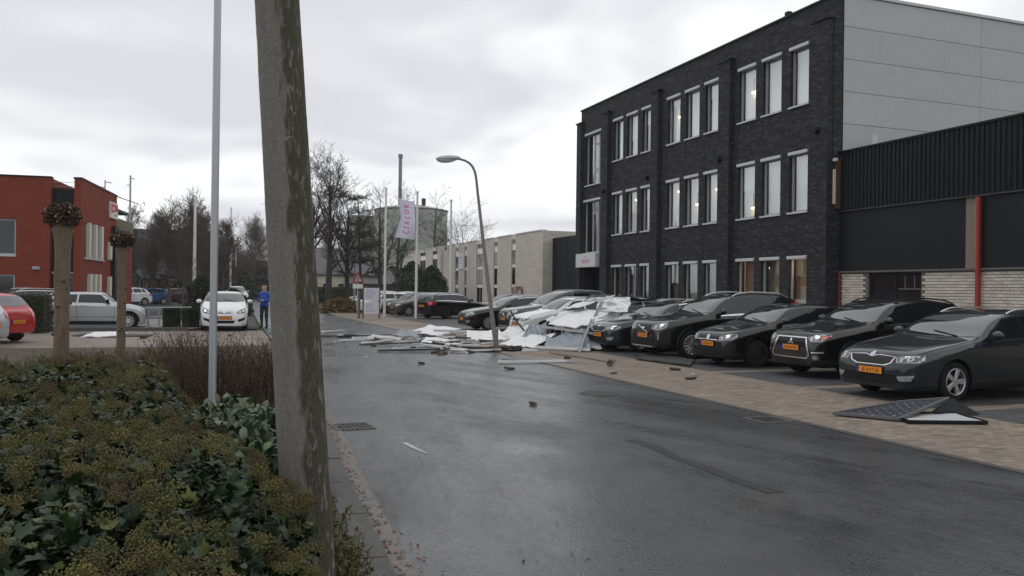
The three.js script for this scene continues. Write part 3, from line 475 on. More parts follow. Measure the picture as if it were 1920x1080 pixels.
const [dkMap, dkBump] = brickTex(1024, 2.64, 2.6, 0.22, 0.062, ([a, b, c], u, v) => { const k = 0.021 + 0.034 * a * a + 0.005 * pn(u, v, 60, 3); return b > 0.88 ? [k * 1.35, k * 1.1, k * 1.05] : [k * 0.97, k * 1.0, k * 1.14]; }, [0.018, 0.018, 0.020], 0.009, 31);
const darkBrick = phys(0xffffff, 0.75, { specularIntensity: 0.35, map: dkMap, bumpMap: dkBump, bumpScale: 0.006 });
const [rdMap, rdBump] = brickTex(1024, 2.64, 2.6, 0.22, 0.065, ([a, b], u, v) => { const k = 0.86 + 0.28 * a + 0.10 * pn(u, v, 50, 9) + 0.12 * pfbm(u, v, 3, 19); return [0.20 * k, (0.038 + 0.009 * b) * k, 0.025 * k]; }, [0.16, 0.045, 0.034], 0.010, 37);
const redBrick = phys(0xffffff, 0.9, { specularIntensity: 0.3, map: rdMap, bumpMap: rdBump, bumpScale: 0.006 });
const [bgMap, bgBump] = brickTex(1024, 4.2, 4.16, 0.21, 0.065, ([a, b], u, v) => { const k = (0.82 + 0.35 * a) * (1 + 0.14 * pfbm(u, v, 3, 8)); return [0.50 * k, (0.46 + 0.02 * b) * k, 0.42 * k]; }, [0.46, 0.42, 0.385], 0.010, 41);
const paleBrick = std(0xffffff, 0.85, { map: bgMap, bumpMap: bgBump, bumpScale: 0.005 });
const streakTex = colorTex(512, 512, (u, v) => { const k = 0.9 + 0.05 * pfbm(u, v, 4, 51) + 0.08 * pn(u, v * 0.06, 60, 53) * sstep(-0.1, 0.5, pfbm(u, v, 3, 57)); return [k, k, k * 1.01]; }, 4.3, 4.3);
const greyFrame = std([0.30, 0.31, 0.32], 0.5), lightMetal = std([0.48, 0.49, 0.50], 0.45), blackMetal = phys([0.006, 0.007, 0.009], 0.55, { specularIntensity: 0.4 }), darkPanel = phys([0.007, 0.0085, 0.011], 0.6, { specularIntensity: 0.5, map: streakTex });
const pane = phys([0.92, 0.95, 0.95], 0.02, { transmission: 1, ior: 2.15 }), darkPane = phys([0.012, 0.014, 0.016], 0.06, { ior: 1.55 });
const innerWall = std([0.60, 0.60, 0.58], 0.9), innerWarm = std([0.33, 0.27, 0.21], 0.9), blindMat = std([0.8, 0.81, 0.81], 0.9), oakMat = std([0.20, 0.09, 0.045], 0.7), slabMat = std([0.4, 0.4, 0.39], 0.9);
const lampGlow = std([0.9, 0.85, 0.7], 0.5, { emissive: new THREE.Color(1.0, 0.78, 0.5), emissiveIntensity: 2.2 });
// a wall in the plane x = X: outline and openings in (z, y), thickness towards +x
function wallX(outline, holes, X, depth) {
  const s = new THREE.Shape(outline.map(([a, b]) => new THREE.Vector2(-a, b)));
  for (const [z0, z1, y0, y1] of holes) s.holes.push(new THREE.Path([[-z0, y0], [-z0, y1], [-z1, y1], [-z1, y0]].map(([a, b]) => new THREE.Vector2(a, b))));
  const g = new THREE.ExtrudeGeometry(s, { depth, bevelEnabled: false }); g.rotateY(Math.PI / 2); g.translate(X, 0, 0); return boxUV(g);
}

// ---------------------------------------------------------------- dark brick office building on the right
{
  const X = 18, Zn = -20.4, Zf = -38.5, TOP = 10.8;
  const b = thing('office_building', 'three-storey dark brick office building with rows of tall windows', 'building');
  const cols = [-34.45, -33.1, -31.8, -29.6, -28.22, -26.84, -24.72, -23.35, -21.97], ws = [0.92, 0.95, 0.8, 0.95, 0.95, 0.97, 0.97, 0.97, 0.88].map((w) => w / 2);
  const rows = [[9.68, 7.78], [6.25, 4.33], [2.86, 0.5]];
  const holes = [];
  cols.forEach((c, i) => rows.forEach(([t, l], r) => { holes.push([c - ws[i], c + ws[i], l, t]); if (r < 2) holes.push([c - ws[i] - 0.04, c - ws[i] - 0.018, rows[r + 1][0] + 0.16, l - 0.16]); }));
  const entry = [[-37.95, -35.98, 6.95, 9.5], [-38.05, -36.0, 3.58, 6.18], [-38.0, -36.2, 0.0, 2.84]]; entry.forEach((e) => holes.push(e));
  part(b, 'wall', wallX([[Zn, 0], [Zf, 0], [Zf, TOP], [Zn, TOP]], holes, X, 0.34), darkBrick);
  part(b, 'parapet_cap', box(X - 0.05, X + 0.42, TOP, TOP + 0.07, Zf - 0.05, Zn + 0.02), blackMetal);
  for (const [z0, z1] of [[-38.62, -38.12], [-35.86, -35.18], [-31.15, -30.55], [-26.2, -25.5], [-21.15, -20.43]]) {
    const p = part(b, 'pilaster', box(X - 0.2, X - 0.002, 0, 10.12, z0, z1), darkBrick); part(p, 'pilaster_cap', box(X - 0.25, X + 0.02, 10.12, 10.19, z0 - 0.05, z1 + 0.05), blackMetal);
  }
  const window_ = (z0, z1, y0, y1, o = {}) => {
    const xr = X + 0.11, t = 0.06;
    const f = part(b, 'window', merge([box(xr, xr + 0.07, y0, y0 + t, z0, z1), box(xr, xr + 0.07, y1 - t, y1, z0, z1), box(xr, xr + 0.07, y0 + t, y1 - t, z0, z0 + t), box(xr, xr + 0.07, y0 + t, y1 - t, z1 - t, z1), ...(o.bars || []).map(([a0, a1, c0, c1]) => box(xr + 0.005, xr + 0.065, c0, c1, a0, a1))]), greyFrame);
    part(f, 'pane', box(xr + 0.03, xr + 0.034, y0 + t, y1 - t, z0 + t, z1 - t), pane);
    part(f, 'sill', box(X - 0.06, xr + 0.0, y0 - 0.05, y0 + 0.005, z0 - 0.05, z1 + 0.05), lightMetal);
    if (!o.nohead) { const hb = rbox(0.13, 0.11, z1 - z0 + 0.06, 0.02); hb.translate(X - 0.0, y1 + 0.0, (z0 + z1) / 2); part(f, 'blind_box', hb, lightMetal); }
    if (o.curtain) { const [c0, c1, xx, mat] = o.curtain, pts = [], n = 14; const g = new THREE.PlaneGeometry(1, y1 - y0, n * 2, 1), p = g.attributes.position; for (let i = 0; i < p.count; i++) { const s = p.getX(i) + 0.5; p.setXYZ(i, xx + 0.016 * Math.sin(s * n * 3.1), p.getY(i) + (y0 + y1) / 2, lerp(c0, c1, s)); } g.computeVertexNormals(); part(f, 'curtain', g, mat || blindMat); }
    if (o.roller) { const rb = box(X + 0.245, X + 0.25, y1 - (y1 - y0) * o.roller, y1 + 0.1, z0 - 0.02, z1 + 0.02); part(f, 'roller_blind', rb, blindMat); }
    return f;
  };
  const rnd = mulberry(77);
  cols.forEach((c, i) => rows.forEach(([t, l], r) => {
    const z0 = c - ws[i], z1 = c + ws[i], wd = z1 - z0;
    window_(z0, z1, l, t, r < 2 ? { curtain: [z0 + (rnd() < 0.25 ? 0.26 : 0.05) * wd - 0.06, z1 + 0.05, X + 0.29 + 0.02 * rnd()], roller: rnd() < 0.3 ? 0.15 + 0.5 * rnd() : 0 } : { curtain: [z0 - 0.1, z0 + wd * (0.35 + 0.2 * rnd()), X + 0.44, innerWarm] });
  }));
  window_(...entry[0], { curtain: [-37.6, -35.9, X + 0.6], bars: [[-37.2, -37.12, 7, 9.45], [-36.66, -36.58, 7, 9.45], [-37.12, -36.66, 8.9, 8.97], [-37.12, -36.66, 7.6, 7.67]] });
  window_(...entry[1], { curtain: [-37.9, -36.4, X + 0.6], bars: [[-37.3, -37.22, 3.63, 6.13], [-36.7, -36.62, 3.63, 6.13], [-37.22, -36.7, 5.5, 5.57]] });
  const door = part(b, 'entrance_door', merge([box(X + 0.5, X + 0.56, 0.03, 2.75, -37.95, -37.88), box(X + 0.5, X + 0.56, 0.03, 2.75, -36.3, -36.23), box(X + 0.5, X + 0.56, 0.03, 2.75, -37.1, -37.03), box(X + 0.5, X + 0.56, 2.68, 2.75, -37.88, -36.3)]), blackMetal); part(door, 'pane', box(X + 0.525, X + 0.53, 0.03, 2.7, -37.9, -36.25), darkPane);
  const sg = part(b, 'entrance_sign', box(X - 0.32, X - 0.02, 2.86, 3.54, -38.3, -36.08), std([0.52, 0.52, 0.53], 0.5));
  const sgm = std(0xffffff, 0.5, { map: canvasTex(512, 160, (c, w, h) => { c.fillStyle = '#c4c4c9'; c.fillRect(0, 0, w, h); c.fillStyle = '#b03a5a'; c.font = 'bold 64px sans-serif'; c.textAlign = 'center'; c.textBaseline = 'middle'; c.fillText('CIRCOR', w / 2, h / 2 + 14); c.fillStyle = '#7a7a88'; c.fillRect(w * 0.42, 34, 70, 8); }) });
  const sp = new THREE.PlaneGeometry(2.1, 0.64); sp.rotateY(-Math.PI / 2); sp.translate(X - 0.324, 3.2, -37.19); part(sg, 'sign_face', sp, sgm);
  for (const [z, y] of [[-31.35, 6.55], [-35.5, 6.45], [-26.05, 6.6], [-20.85, 6.75]]) { const v = new THREE.CylinderGeometry(0.1, 0.12, 0.16, 12); v.rotateZ(Math.PI / 2); v.translate(X - 0.26, y, z); part(b, 'wall_lamp', v, blackMetal); }
  // floors, inner walls and the rest of the envelope
  for (const y of [-0.02, 3.2, 6.62, 10.35]) part(b, 'floor_slab', box(X + 0.345, X + 13, y, y + 0.3, Zf + 0.3, Zn - 0.12), slabMat);
  part(b, 'partition', box(X + 1.5, X + 1.6, 3.505, 10.345, Zf + 0.3, Zn - 0.12), innerWall); part(b, 'partition', box(X + 1.9, X + 2.0, 0.285, 3.195, Zf + 0.3, Zn - 0.12), innerWarm);
  for (const z of [-35.35, -30.85, -25.85]) part(b, 'partition', box(X + 0.35, X + 1.495, 0.285, 10.34, z - 0.05, z + 0.05), innerWall);
  for (const z of [-33.2, -24.3, -23.0, -28.0]) part(b, 'bookcase', box(X + 1.2, X + 1.62, 0.285, 2.4, z - 0.35, z + 0.35), oakMat);
  const lamps = [[-24.6, 8.8, 0.2], [-29.45, 8.85, 0.2], [-29.45, 5.8, 0.2], [-26.75, 5.6, 0.2], [-33.0, 5.8, 0.2], [-28.1, 5.15, 0.2], [-24.55, 4.7, 0.2], [-21.8, 2.68, 0.6, 2.2], [-23.4, 2.6, 1.0, 2.2], [-24.8, 2.6, 1.1, 1.6]];
  for (const [z, y, d, pw = 0.06] of lamps) { const lm = part(b, 'ceiling_lamp', rbox(0.05, 0.07, 0.26, 0.015).translate(X + d, y, z), lampGlow); part(lm, 'lamp_rod', box(X + d - 0.01, X + d + 0.01, y + 0.035, y + 0.5, z - 0.01, z + 0.01), blackMetal); const pl = new THREE.PointLight(0xffd9a0, pw); pl.position.set(X + d, y - 0.06, z); pl.castShadow = true; pl.name = 'lamp_light'; b.add(pl); }
  // grey clad end wall, panel by panel
  const clad = [0, 1, 2].map((i) => std([0.50 + 0.012 * i, 0.512 + 0.012 * i, 0.53 + 0.012 * i], 0.5, { map: streakTex, bumpMap: grainTex, bumpScale: 0.001 })); clad.forEach((m) => m.color.multiplyScalar(0.8));
  const ys = [0, 2, 4, 5.95, 6.94, 7.93, 8.93, 9.93, 10.9], xsn = [X + 0.0, 24.04, 31];
  part(b, 'end_wall', box(X + 0.342, 31, 0, 10.88, Zn - 0.12, Zn - 0.06), greyFrame);
  for (let i = 0; i < ys.length - 1; i++) for (let j = 0; j < 2; j++) { const g = box(xsn[j] + (j ? 0.006 : 0.36), xsn[j + 1] - 0.006, ys[i] + 0.007, ys[i + 1] - 0.007, Zn - 0.058, Zn); part(b, 'cladding_panel', g, clad[(i * 2 + j) % 3]); }
  part(b, 'corner_strip', box(X + 0.345, X + 0.358, 0, 10.86, Zn - 0.05, Zn + 0.012), blackMetal);
  part(b, 'roof_edge', box(X + 0.43, 31.05, 10.9, 10.99, Zn - 0.35, Zn + 0.05), lightMetal);
  part(b, 'back_wall', box(31.002, 31.2, 0, 10.88, Zf, Zn), blackMetal); part(b, 'far_wall', box(X + 0.345, 31, 0, 10.79, Zf, Zf + 0.28), darkBrick); part(b, 'roof', box(X + 0.345, 31, 10.66, 10.78, Zf + 0.29, Zn - 0.13), blackMetal);
  for (const [z, y, w] of [[-23.3, 0.42, 0.2], [-28.5, 0.2, 0.3]]) part(b, 'roof_unit', rbox(w, y, w, 0.03).translate(X + 0.6, 10.87 + y / 2, z), blackMetal);
  for (const x of [22, 25.2]) { const v = rbox(0.7, 0.35, 0.6, 0.08).translate(x, 11.1, Zn - 1.2); part(b, 'roof_vent', v, lightMetal); }
}

// ---------------------------------------------------------------- black clad hall with pale brick plinth
{
  const X = 18.3, Z0 = -20.36, Z1 = -2;
  const h = thing('black_hall', 'low black industrial hall with ribbed cladding over a pale brick plinth', 'building');
  // ribbed sheets
  let n = 0; for (let z = Z0 - 0.02; z < Z1; z += 1.05, n++) {
    const pts = []; for (let i = 0; i < 7; i++) { const a = i * 0.15; pts.push([a, 0], [a + 0.055, 0], [a + 0.07, 0.035], [a + 0.13, 0.035], [a + 0.145, 0]); }
    const s = new THREE.Shape([...pts.map(([a, d]) => new THREE.Vector2(a, d)), new THREE.Vector2(1.045, 0), new THREE.Vector2(1.045, -0.03), new THREE.Vector2(0, -0.03)]);
    const g = new THREE.ExtrudeGeometry(s, { depth: 1.76, bevelEnabled: false }); g.rotateX(-Math.PI / 2); g.rotateY(Math.PI / 2); const q = g;
    const p = q.attributes.position; q.computeBoundingBox(); const bb = q.boundingBox; q.translate(X - 0.05 - bb.min.x - (bb.max.x - bb.min.x) / 2, 4.24 - bb.min.y, z - bb.min.z); part(h, 'ribbed_sheet', q, blackMetal);
  }
  part(h, 'roof_edge', box(X - 0.12, X + 0.3, 6.005, 6.06, Z0 - 0.02, Z1), blackMetal);
  part(h, 'drip_edge', box(X - 0.11, X + 0.04, 4.2, 4.236, Z0, Z1), std([0.02, 0.021, 0.022], 0.5));
  part(h, 'facade_board', box(X - 0.03, X + 0.05, 2.4, 4.195, Z0 - 0.02, -15.9), darkPanel); part(h, 'facade_board', box(X - 0.03, X + 0.05, 2.4, 4.195, -15.32, -8.2), darkPanel); part(h, 'facade_board', box(X - 0.03, X + 0.05, 2.4, 4.195, -8.18, Z1), darkPanel);
  part(h, 'bare_strip', box(X - 0.02, X + 0.04, 2.4, 4.195, -15.898, -15.6), std([0.20, 0.165, 0.125], 0.85, { bumpMap: grainTex, bumpScale: 0.006 })); part(h, 'bare_post', box(X - 0.045, X + 0.04, 2.4, 4.195, -15.598, -15.53), greyFrame); part(h, 'bare_post', box(X - 0.02, X + 0.04, 2.4, 4.195, -15.5, -15.33), blackMetal);
  part(h, 'sill_rail', box(X - 0.08, X + 0.05, 2.345, 2.396, Z0, Z1), std([0.10, 0.095, 0.09], 0.6));
  const red = std([0.27, 0.02, 0.019], 0.5); const pipe = part(h, 'downpipe', box(X - 0.16, X - 0.07, 0.05, 4.18, -15.49, -15.4), red); part(pipe, 'pipe_bracket', box(X - 0.17, X - 0.03, 2.3, 2.34, -15.5, -15.39), red);
  const pipe2 = part(h, 'downpipe', box(X - 0.1, X - 0.03, 0.05, 2.34, -20.34, -20.28), std([0.13, 0.03, 0.028], 0.6));
  // rusty break where the cladding ends at the tall building
  part(h, 'torn_edge', box(X - 0.24, X - 0.09, 4.3, 5.85, -20.39, -20.3), std([0.09, 0.045, 0.02], 0.9, { bumpMap: grainTex, bumpScale: 0.02 })); part(h, 'insulation', box(X - 0.3, X - 0.245, 4.45, 5.5, -20.4, -20.33), std([0.55, 0.52, 0.47], 0.9)); part(h, 'flood_light', rbox(0.1, 0.1, 0.14, 0.02).translate(X - 0.3, 5.78, -20.3), lightMetal);
  // plinth: backing wall and single bricks
  const mortar = std([0.13, 0.115, 0.10], 0.95), bMats = [[0.56, 0.53, 0.47], [0.52, 0.485, 0.425], [0.59, 0.555, 0.50], [0.48, 0.44, 0.385]].map((c) => std(c, 0.85, { bumpMap: grainTex, bumpScale: 0.004 }));
  const win = [-19.22, -17.3, 1.05, 2.34];
  const wall = part(h, 'plinth_wall', wallX([[Z0, 0], [Z1, 0], [Z1, 2.34], [Z0, 2.34]].map(([a, c]) => [a, c]), [[win[0], win[1], win[2], win[3] - 0.01]], X, 0.25), mortar);
  const rnd = mulberry(91), full = rbox(0.022, 0.066, 0.182, 0.006, 1), near = [], far = [];
  for (let r = 0; r < 29; r++) for (let k = 0; k < 98; k++) {
    const y = 0.04 + r * 0.0795, z = Z0 + 0.1 + k * 0.188 + (r % 2 ? 0.094 : 0); if (z > Z1 - 0.1) continue; if (z > win[0] - 0.1 && z < win[1] + 0.1 && y > win[2] - 0.04) continue;
    (y > 1.28 && z < -13.9 ? near : far).push([y, z]);
  }
  near.sort((a, c) => c[0] - a[0]); const keep = near.slice(0, 290), rest = [...near.slice(290), ...far];
  for (const [y, z] of keep) { const m = part(wall, 'brick', full, bMats[Math.floor(rnd() * 4)]); m.position.set(X - 0.006 - 0.004 * rnd(), y, z); }
  const rg = part(wall, 'bricks', merge(rest.map(([y, z]) => full.clone().translate(X - 0.006 - 0.004 * rnd(), y, z))), bMats[0]); rg.userData.kind = 'stuff';
  const f = part(h, 'window', merge([box(X + 0.06, X + 0.12, win[2], win[3] - 0.01, win[0], win[0] + 0.07), box(X + 0.06, X + 0.12, win[2], win[3] - 0.01, win[1] - 0.07, win[1]), box(X + 0.06, X + 0.12, win[2], win[3] - 0.01, -18.3, -18.2), box(X + 0.06, X + 0.12, win[3] - 0.09, win[3] - 0.01, win[0], win[1]), box(X + 0.06, X + 0.12, win[2], win[2] + 0.06, win[0], win[1])]), blackMetal);
  part(f, 'pane', box(X + 0.09, X + 0.095, win[2] + 0.06, win[3] - 0.09, win[0] + 0.07, -18.3), darkPane); part(f, 'pane', box(X + 0.09, X + 0.095, win[2] + 0.06, win[3] - 0.09, -18.2, win[1] - 0.07), darkPane);
  part(f, 'muntin', merge([box(X + 0.08, X + 0.088, 1.85, 1.88, -18.18, -17.38), box(X + 0.08, X + 0.088, 1.88, 2.24, -17.95, -17.92), box(X + 0.08, X + 0.088, 1.88, 2.24, -17.62, -17.59)]), std([0.10, 0.11, 0.11], 0.5));
  part(h, 'roof', box(X + 0.26, 31, 5.85, 6.0, Z0, Z1), blackMetal); part(h, 'end_wall', box(X + 0.06, 31, 0, 5.85, Z1 - 0.02, Z1 + 0.2), blackMetal); part(h, 'inner_wall', box(X + 0.3, X + 0.4, 0, 5.84, Z0, Z1 - 0.05), blackMetal);
  part(h, 'roof_flue', new THREE.CylinderGeometry(0.1, 0.1, 0.5, 14).translate(X + 0.8, 6.3, -19.9), lightMetal);
}

// ---------------------------------------------------------------- red brick building on the left
{
  const th = 0.1055, b = thing('red_brick_building', 'red brick office building with a dark glazed gap between two wings', 'building', [-5.65, 0, -46], -th);
  // local frame: z- runs along the side face, x- along the front
  const TOP = 6.9, wallZ = (x0, x1, holes, z, d) => { const s = new THREE.Shape([[x0, 0], [x1, 0], [x1, TOP], [x0, TOP]].map(([a, c]) => new THREE.Vector2(a, c))); for (const [a0, a1, c0, c1] of holes) s.holes.push(new THREE.Path([[a0, c0], [a0, c1], [a1, c1], [a1, c0]].map(([a, c]) => new THREE.Vector2(a, c)))); const g = new THREE.ExtrudeGeometry(s, { depth: d, bevelEnabled: false }); g.translate(0, 0, z - d); return boxUV(g); };
  const wA = [[-4.6, -2.88, 3.07, 4.82], [-4.6, -2.9, 0.6, 2.12], [-8.6, -6.9, 3.07, 4.82], [-8.6, -6.9, 0.6, 2.12]];
  part(b, 'wall', wallZ(-16, -1.38, wA, 0, 0.3), redBrick); part(b, 'wall', box(-1.68, -1.38, 0, TOP, -12, -0.302), redBrick);
  part(b, 'wall_cap', box(-16, -1.34, TOP, TOP + 0.07, -0.36, 0.04), blackMetal);
  const win = (x0, x1, y0, y1) => { const f = part(b, 'window', merge([box(x0, x1, y0, y0 + 0.08, -0.16, -0.08), box(x0, x1, y1 - 0.07, y1, -0.16, -0.08), box(x0, x0 + 0.07, y0, y1, -0.158, -0.078), box(x1 - 0.07, x1, y0, y1, -0.158, -0.078)]), std([0.42, 0.44, 0.46], 0.5)); part(f, 'pane', box(x0 + 0.07, x1 - 0.07, y0 + 0.08, y1 - 0.07, -0.13, -0.125), darkPane); part(f, 'sill', box(x0 - 0.04, x1 + 0.04, y0 - 0.07, y0, -0.2, 0.05), lightMetal); };
  wA.forEach((q) => win(...q));
  part(b, 'wall_lamp', rbox(0.34, 0.16, 0.16, 0.04).translate(-1.95, 2.45, 0.08), greyFrame);
  // recessed dark glazing
  part(b, 'glazed_recess', box(-1.378, -0.322, 0, 6.42, -0.5, -0.35), blackMetal); for (const y of [2.2, 4.3]) part(b, 'recess_rail', box(-1.37, -0.33, y, y + 0.1, -0.348, -0.3), greyFrame);
  for (let i = 0; i < 3; i++) part(b, 'recess_pane', box(-1.34 + i * 0.34, -1.03 + i * 0.34, 0.1, 2.15, -0.348, -0.335), darkPane);
  for (const y of [6.55, 6.75]) part(b, 'roof_cable', rod(V(-1.4, y, -0.4), V(-0.3, y, -0.4), 0.012, 0.012, 5), greyFrame);
  // side wing
  const hs = [[-0.75, -4.95, 3.03, 4.8], [-1.25, -4.45, 0.95, 2.2]];
  part(b, 'wall', box(-0.32, 0, 0, TOP, -0.3, 0), redBrick);
  const sh = wallX([[-0.302, 0], [-8.3, 0], [-8.3, TOP], [-0.302, TOP]], [...hs.map(([a, c, y0, y1]) => [a, c, y0, y1]), [-5.95, -6.75, 3.15, 4.1], [-5.95, -6.75, 1.0, 2.12]], -0.3, 0.3); part(b, 'wall', sh, redBrick);
  part(b, 'wall_cap', box(-0.36, 0.04, TOP, TOP + 0.08, -8.3, 0.03), blackMetal);
  const cream = std([0.56, 0.53, 0.46], 0.7);
  for (const [a, c, y0, y1] of [...hs, [-5.95, -6.75, 3.15, 4.1], [-5.95, -6.75, 1.0, 2.12]]) {
    const f = part(b, 'window', merge([box(-0.16, -0.1, y0, y0 + 0.06, c, a), box(-0.16, -0.1, y1 - 0.06, y1, c, a), box(-0.158, -0.102, y0 + 0.06, y1 - 0.06, c, c + 0.06), box(-0.158, -0.102, y0 + 0.06, y1 - 0.06, a - 0.06, a)]), greyFrame); part(f, 'pane', box(-0.135, -0.13, y0 + 0.06, y1 - 0.06, c + 0.06, a - 0.06), phys([0.09, 0.085, 0.07], 0.08)); part(f, 'sill', box(-0.1, 0.07, y0 - 0.07, y0 - 0.002, c - 0.05, a + 0.05), lightMetal);
    const n = a - c > 2 ? 3 : 1; for (let i = 0; i < n; i++) { const z = n > 1 ? lerp(a, c, (i + 0.55) / 3.1) : (a + c) / 2; part(f, 'fin', box(-0.05, 0.12, y0 + 0.0, y1 + 0.03, z - (n > 1 ? 0.22 : 0.3), z + (n > 1 ? 0.22 : 0.3)), cream); }
  }
  part(b, 'dark_column', box(-0.1, 0.22, 0, 5.06, -7.75, -6.85), blackMetal);
  const sg = part(b, 'wall_sign', box(0.001, 0.09, 5.5, 6.42, -8.15, -6.2), std([0.65, 0.64, 0.63], 0.5)); const sp = new THREE.PlaneGeometry(1.93, 0.9); sp.rotateY(Math.PI / 2); sp.translate(0.094, 5.96, -7.175);
  part(sg, 'sign_face', sp, std(0xffffff, 0.6, { map: canvasTex(384, 180, (c, w, h) => { c.fillStyle = '#c8c2bf'; c.fillRect(0, 0, w, h); c.fillStyle = '#a81d2c'; c.beginPath(); c.moveTo(26, 18); c.lineTo(w - 14, 18); c.lineTo(w - 14, 84); c.lineTo(26, 128); c.fill(); c.fillStyle = '#e6dcda'; c.font = 'bold 66px sans-serif'; c.fillText('pap', 96, 82); c.fillStyle = '#6b7a5c'; c.fillRect(w * 0.45, 132, w * 0.45, 14); }) }));
  part(b, 'flag_arm', rod(V(0, TOP, -8.2), V(1.1, TOP - 0.35, -9.0), 0.03, 0.02, 6), blackMetal);
  // low rear part with a weathered timber fascia
  part(b, 'wall', box(-6, -0.1, 0, 4.95, -13.7, -8.32), redBrick); part(b, 'fascia', box(-6, -0.06, 4.955, 5.68, -13.75, -8.31), std([0.13, 0.115, 0.075], 0.85, { bumpMap: grainTex, bumpScale: 0.01 }));
  part(b, 'roof', box(-16, -0.31, 6.2, 6.35, -13.6, -1.3), blackMetal); part(b, 'back_wall', box(-16, -1.7, 0, 6.19, -13.6, -13.3), redBrick);
}
const mastMat = std([0.34, 0.35, 0.36], 0.5), whitePole = std([0.62, 0.62, 0.60], 0.5);
function pole(name, label, cat, x, z, h, r0, r1, mat, group, extra) { const t = thing(name, label, cat, [x, 0, z], 0, group); part(t, 'shaft', new THREE.CylinderGeometry(r1, r0, h, 18).translate(0, h / 2, 0), mat); if (extra) extra(t); return t; }
const knob = (h, r, m) => (t) => part(t, 'finial', new THREE.SphereGeometry(r, 12, 8).translate(0, h, 0), m);
pole('antenna_mast', 'thin mast with two short arms behind the red brick building', 'mast', -6.2, -62, 8.7, 0.05, 0.04, mastMat, null, (t) => part(t, 'arm', merge([rod(V(0, 8.6, 0), V(0.4, 8.55, 0), 0.03), rod(V(0, 8.2, 0), V(-0.3, 8.25, 0), 0.03)]), mastMat));
pole('antenna_mast', 'tall thin mast standing by the end of the red brick building', 'mast', -4.95, -66, 9.6, 0.09, 0.06, mastMat, null, (t) => part(t, 'arm', merge([rod(V(0, 9.4, 0), V(0.3, 9.35, 0), 0.03), rod(V(0, 8.9, 0), V(-0.25, 8.9, 0), 0.03)]), mastMat));
pole('flag_pole', 'weathered white flagpole among the bare trees left of the road', 'pole', -0.5, -60, 7.5, 0.13, 0.08, whitePole, null, knob(7.5, 0.1, whitePole));
pole('flag_pole', 'slim white flagpole beyond the white hatchback', 'pole', 3.0, -100, 10.6, 0.12, 0.08, whitePole, null, knob(10.6, 0.1, whitePole));
pole('lamp_mast', 'thin grey lamp mast far down the left side of the road', 'mast', 4.3, -120, 7.0, 0.1, 0.06, mastMat, null, (t) => part(t, 'lamp_head', rbox(0.7, 0.12, 0.25, 0.05).translate(0.25, 7.0, 0), mastMat));
// foreground aluminium flagpole
pole('flag_pole', 'smooth aluminium flagpole rising from the ivy in the foreground', 'pole', 0.13, -10.5, 8.2, 0.045, 0.041, std([0.38, 0.40, 0.42], 0.45, { metalness: 0.6 }), null, (t) => part(t, 'collar', new THREE.CylinderGeometry(0.06, 0.066, 0.1, 18).translate(0, 0.1, 0), blackMetal));

// leaning concrete post, with algae and lichen on its weather side
{
  const t = thing('concrete_post', 'leaning mossy concrete post in the foreground beside the ivy', 'post', [0.548, 0, -4.32]);
  const H = 5.6, seg = 72, hs = 260, g = new THREE.CylinderGeometry(0.092, 0.131, H, seg, hs, false); g.translate(0, H / 2 - 0.1, 0); { const p = g.attributes.position; for (let i = 0; i < p.count; i++) { const x = p.getX(i), y = p.getY(i), z = p.getZ(i), n = 1 + 0.022 * fbm3(x * 7, y * 2.2, z * 7, 3) + 0.008 * n3(x * 40, y * 30, z * 40); p.setX(i, x * n); p.setZ(i, z * n); } g.computeVertexNormals(); }
  const map = colorTex(512, 2048, (u, v) => {
    const a = u * Math.PI * 2, X = Math.cos(a), Z = Math.sin(a), y = v * H * 0.62 / 0.13, s = y * 0.22;
    const base = 0.15 * (1 + 0.14 * fbm3(X * 1.5, s, Z * 1.5, 3) + 0.16 * n3(X * 9, y * 4, Z * 9));
    let c = [base * 1.04, base, base * 0.90];
    const side = sstep(0.50, 0.66, 0.5 + 0.5 * Math.cos(a - 1.35) + 0.22 * fbm3(X * 2, y * 0.7, Z * 2, 3));   // algae grow on one flank, ragged edge
    const f5 = fbm3(X * 3, y * 1.3, Z * 3, 4), alg = side * sstep(-0.5, 0.02, f5 + 0.12), tex = 0.6 + 0.8 * (0.5 + 0.5 * n3(X * 12, y * 6, Z * 12));
    c = c.map((q, i) => lerp(q, [0.042, 0.040, 0.026][i] * tex, alg * 0.93));
    const green = side * sstep(0.10, 0.34, n3(X * 4 + 3, y * 2, Z * 4) * 0.6 + f5 * 0.4); c = c.map((q, i) => lerp(q, [0.055, 0.062, 0.024][i] * tex, green * 0.55));
    const li = fbm3(X * 1.7 + 9, y * 0.8, Z * 1.7, 2), ringy = sstep(0.05, 0.0, Math.abs(li - 0.2)) * sstep(0.05, 0.4, side); c = c.map((q, i) => lerp(q, [0.22, 0.215, 0.18][i], ringy * 0.7 * sstep(0.0, 0.3, n3(X * 2, y * 0.35, Z * 2))));
    return c;
  });
  map.repeat.set(1, 1);
  const bump = greyTex(512, 2048, (u, v) => { const a = u * Math.PI * 2, X = Math.cos(a), Z = Math.sin(a), y = v * H / 0.13; return 0.5 + 0.3 * n3(X * 14, y * 11, Z * 14) + 0.22 * n3(X * 4, y * 4, Z * 4); });
  const m = part(t, 'shaft', g, std(0xffffff, 0.92, { map, bumpMap: bump, bumpScale: 0.003 }));
  t.rotation.set(0.0, 0, 0.068);
}

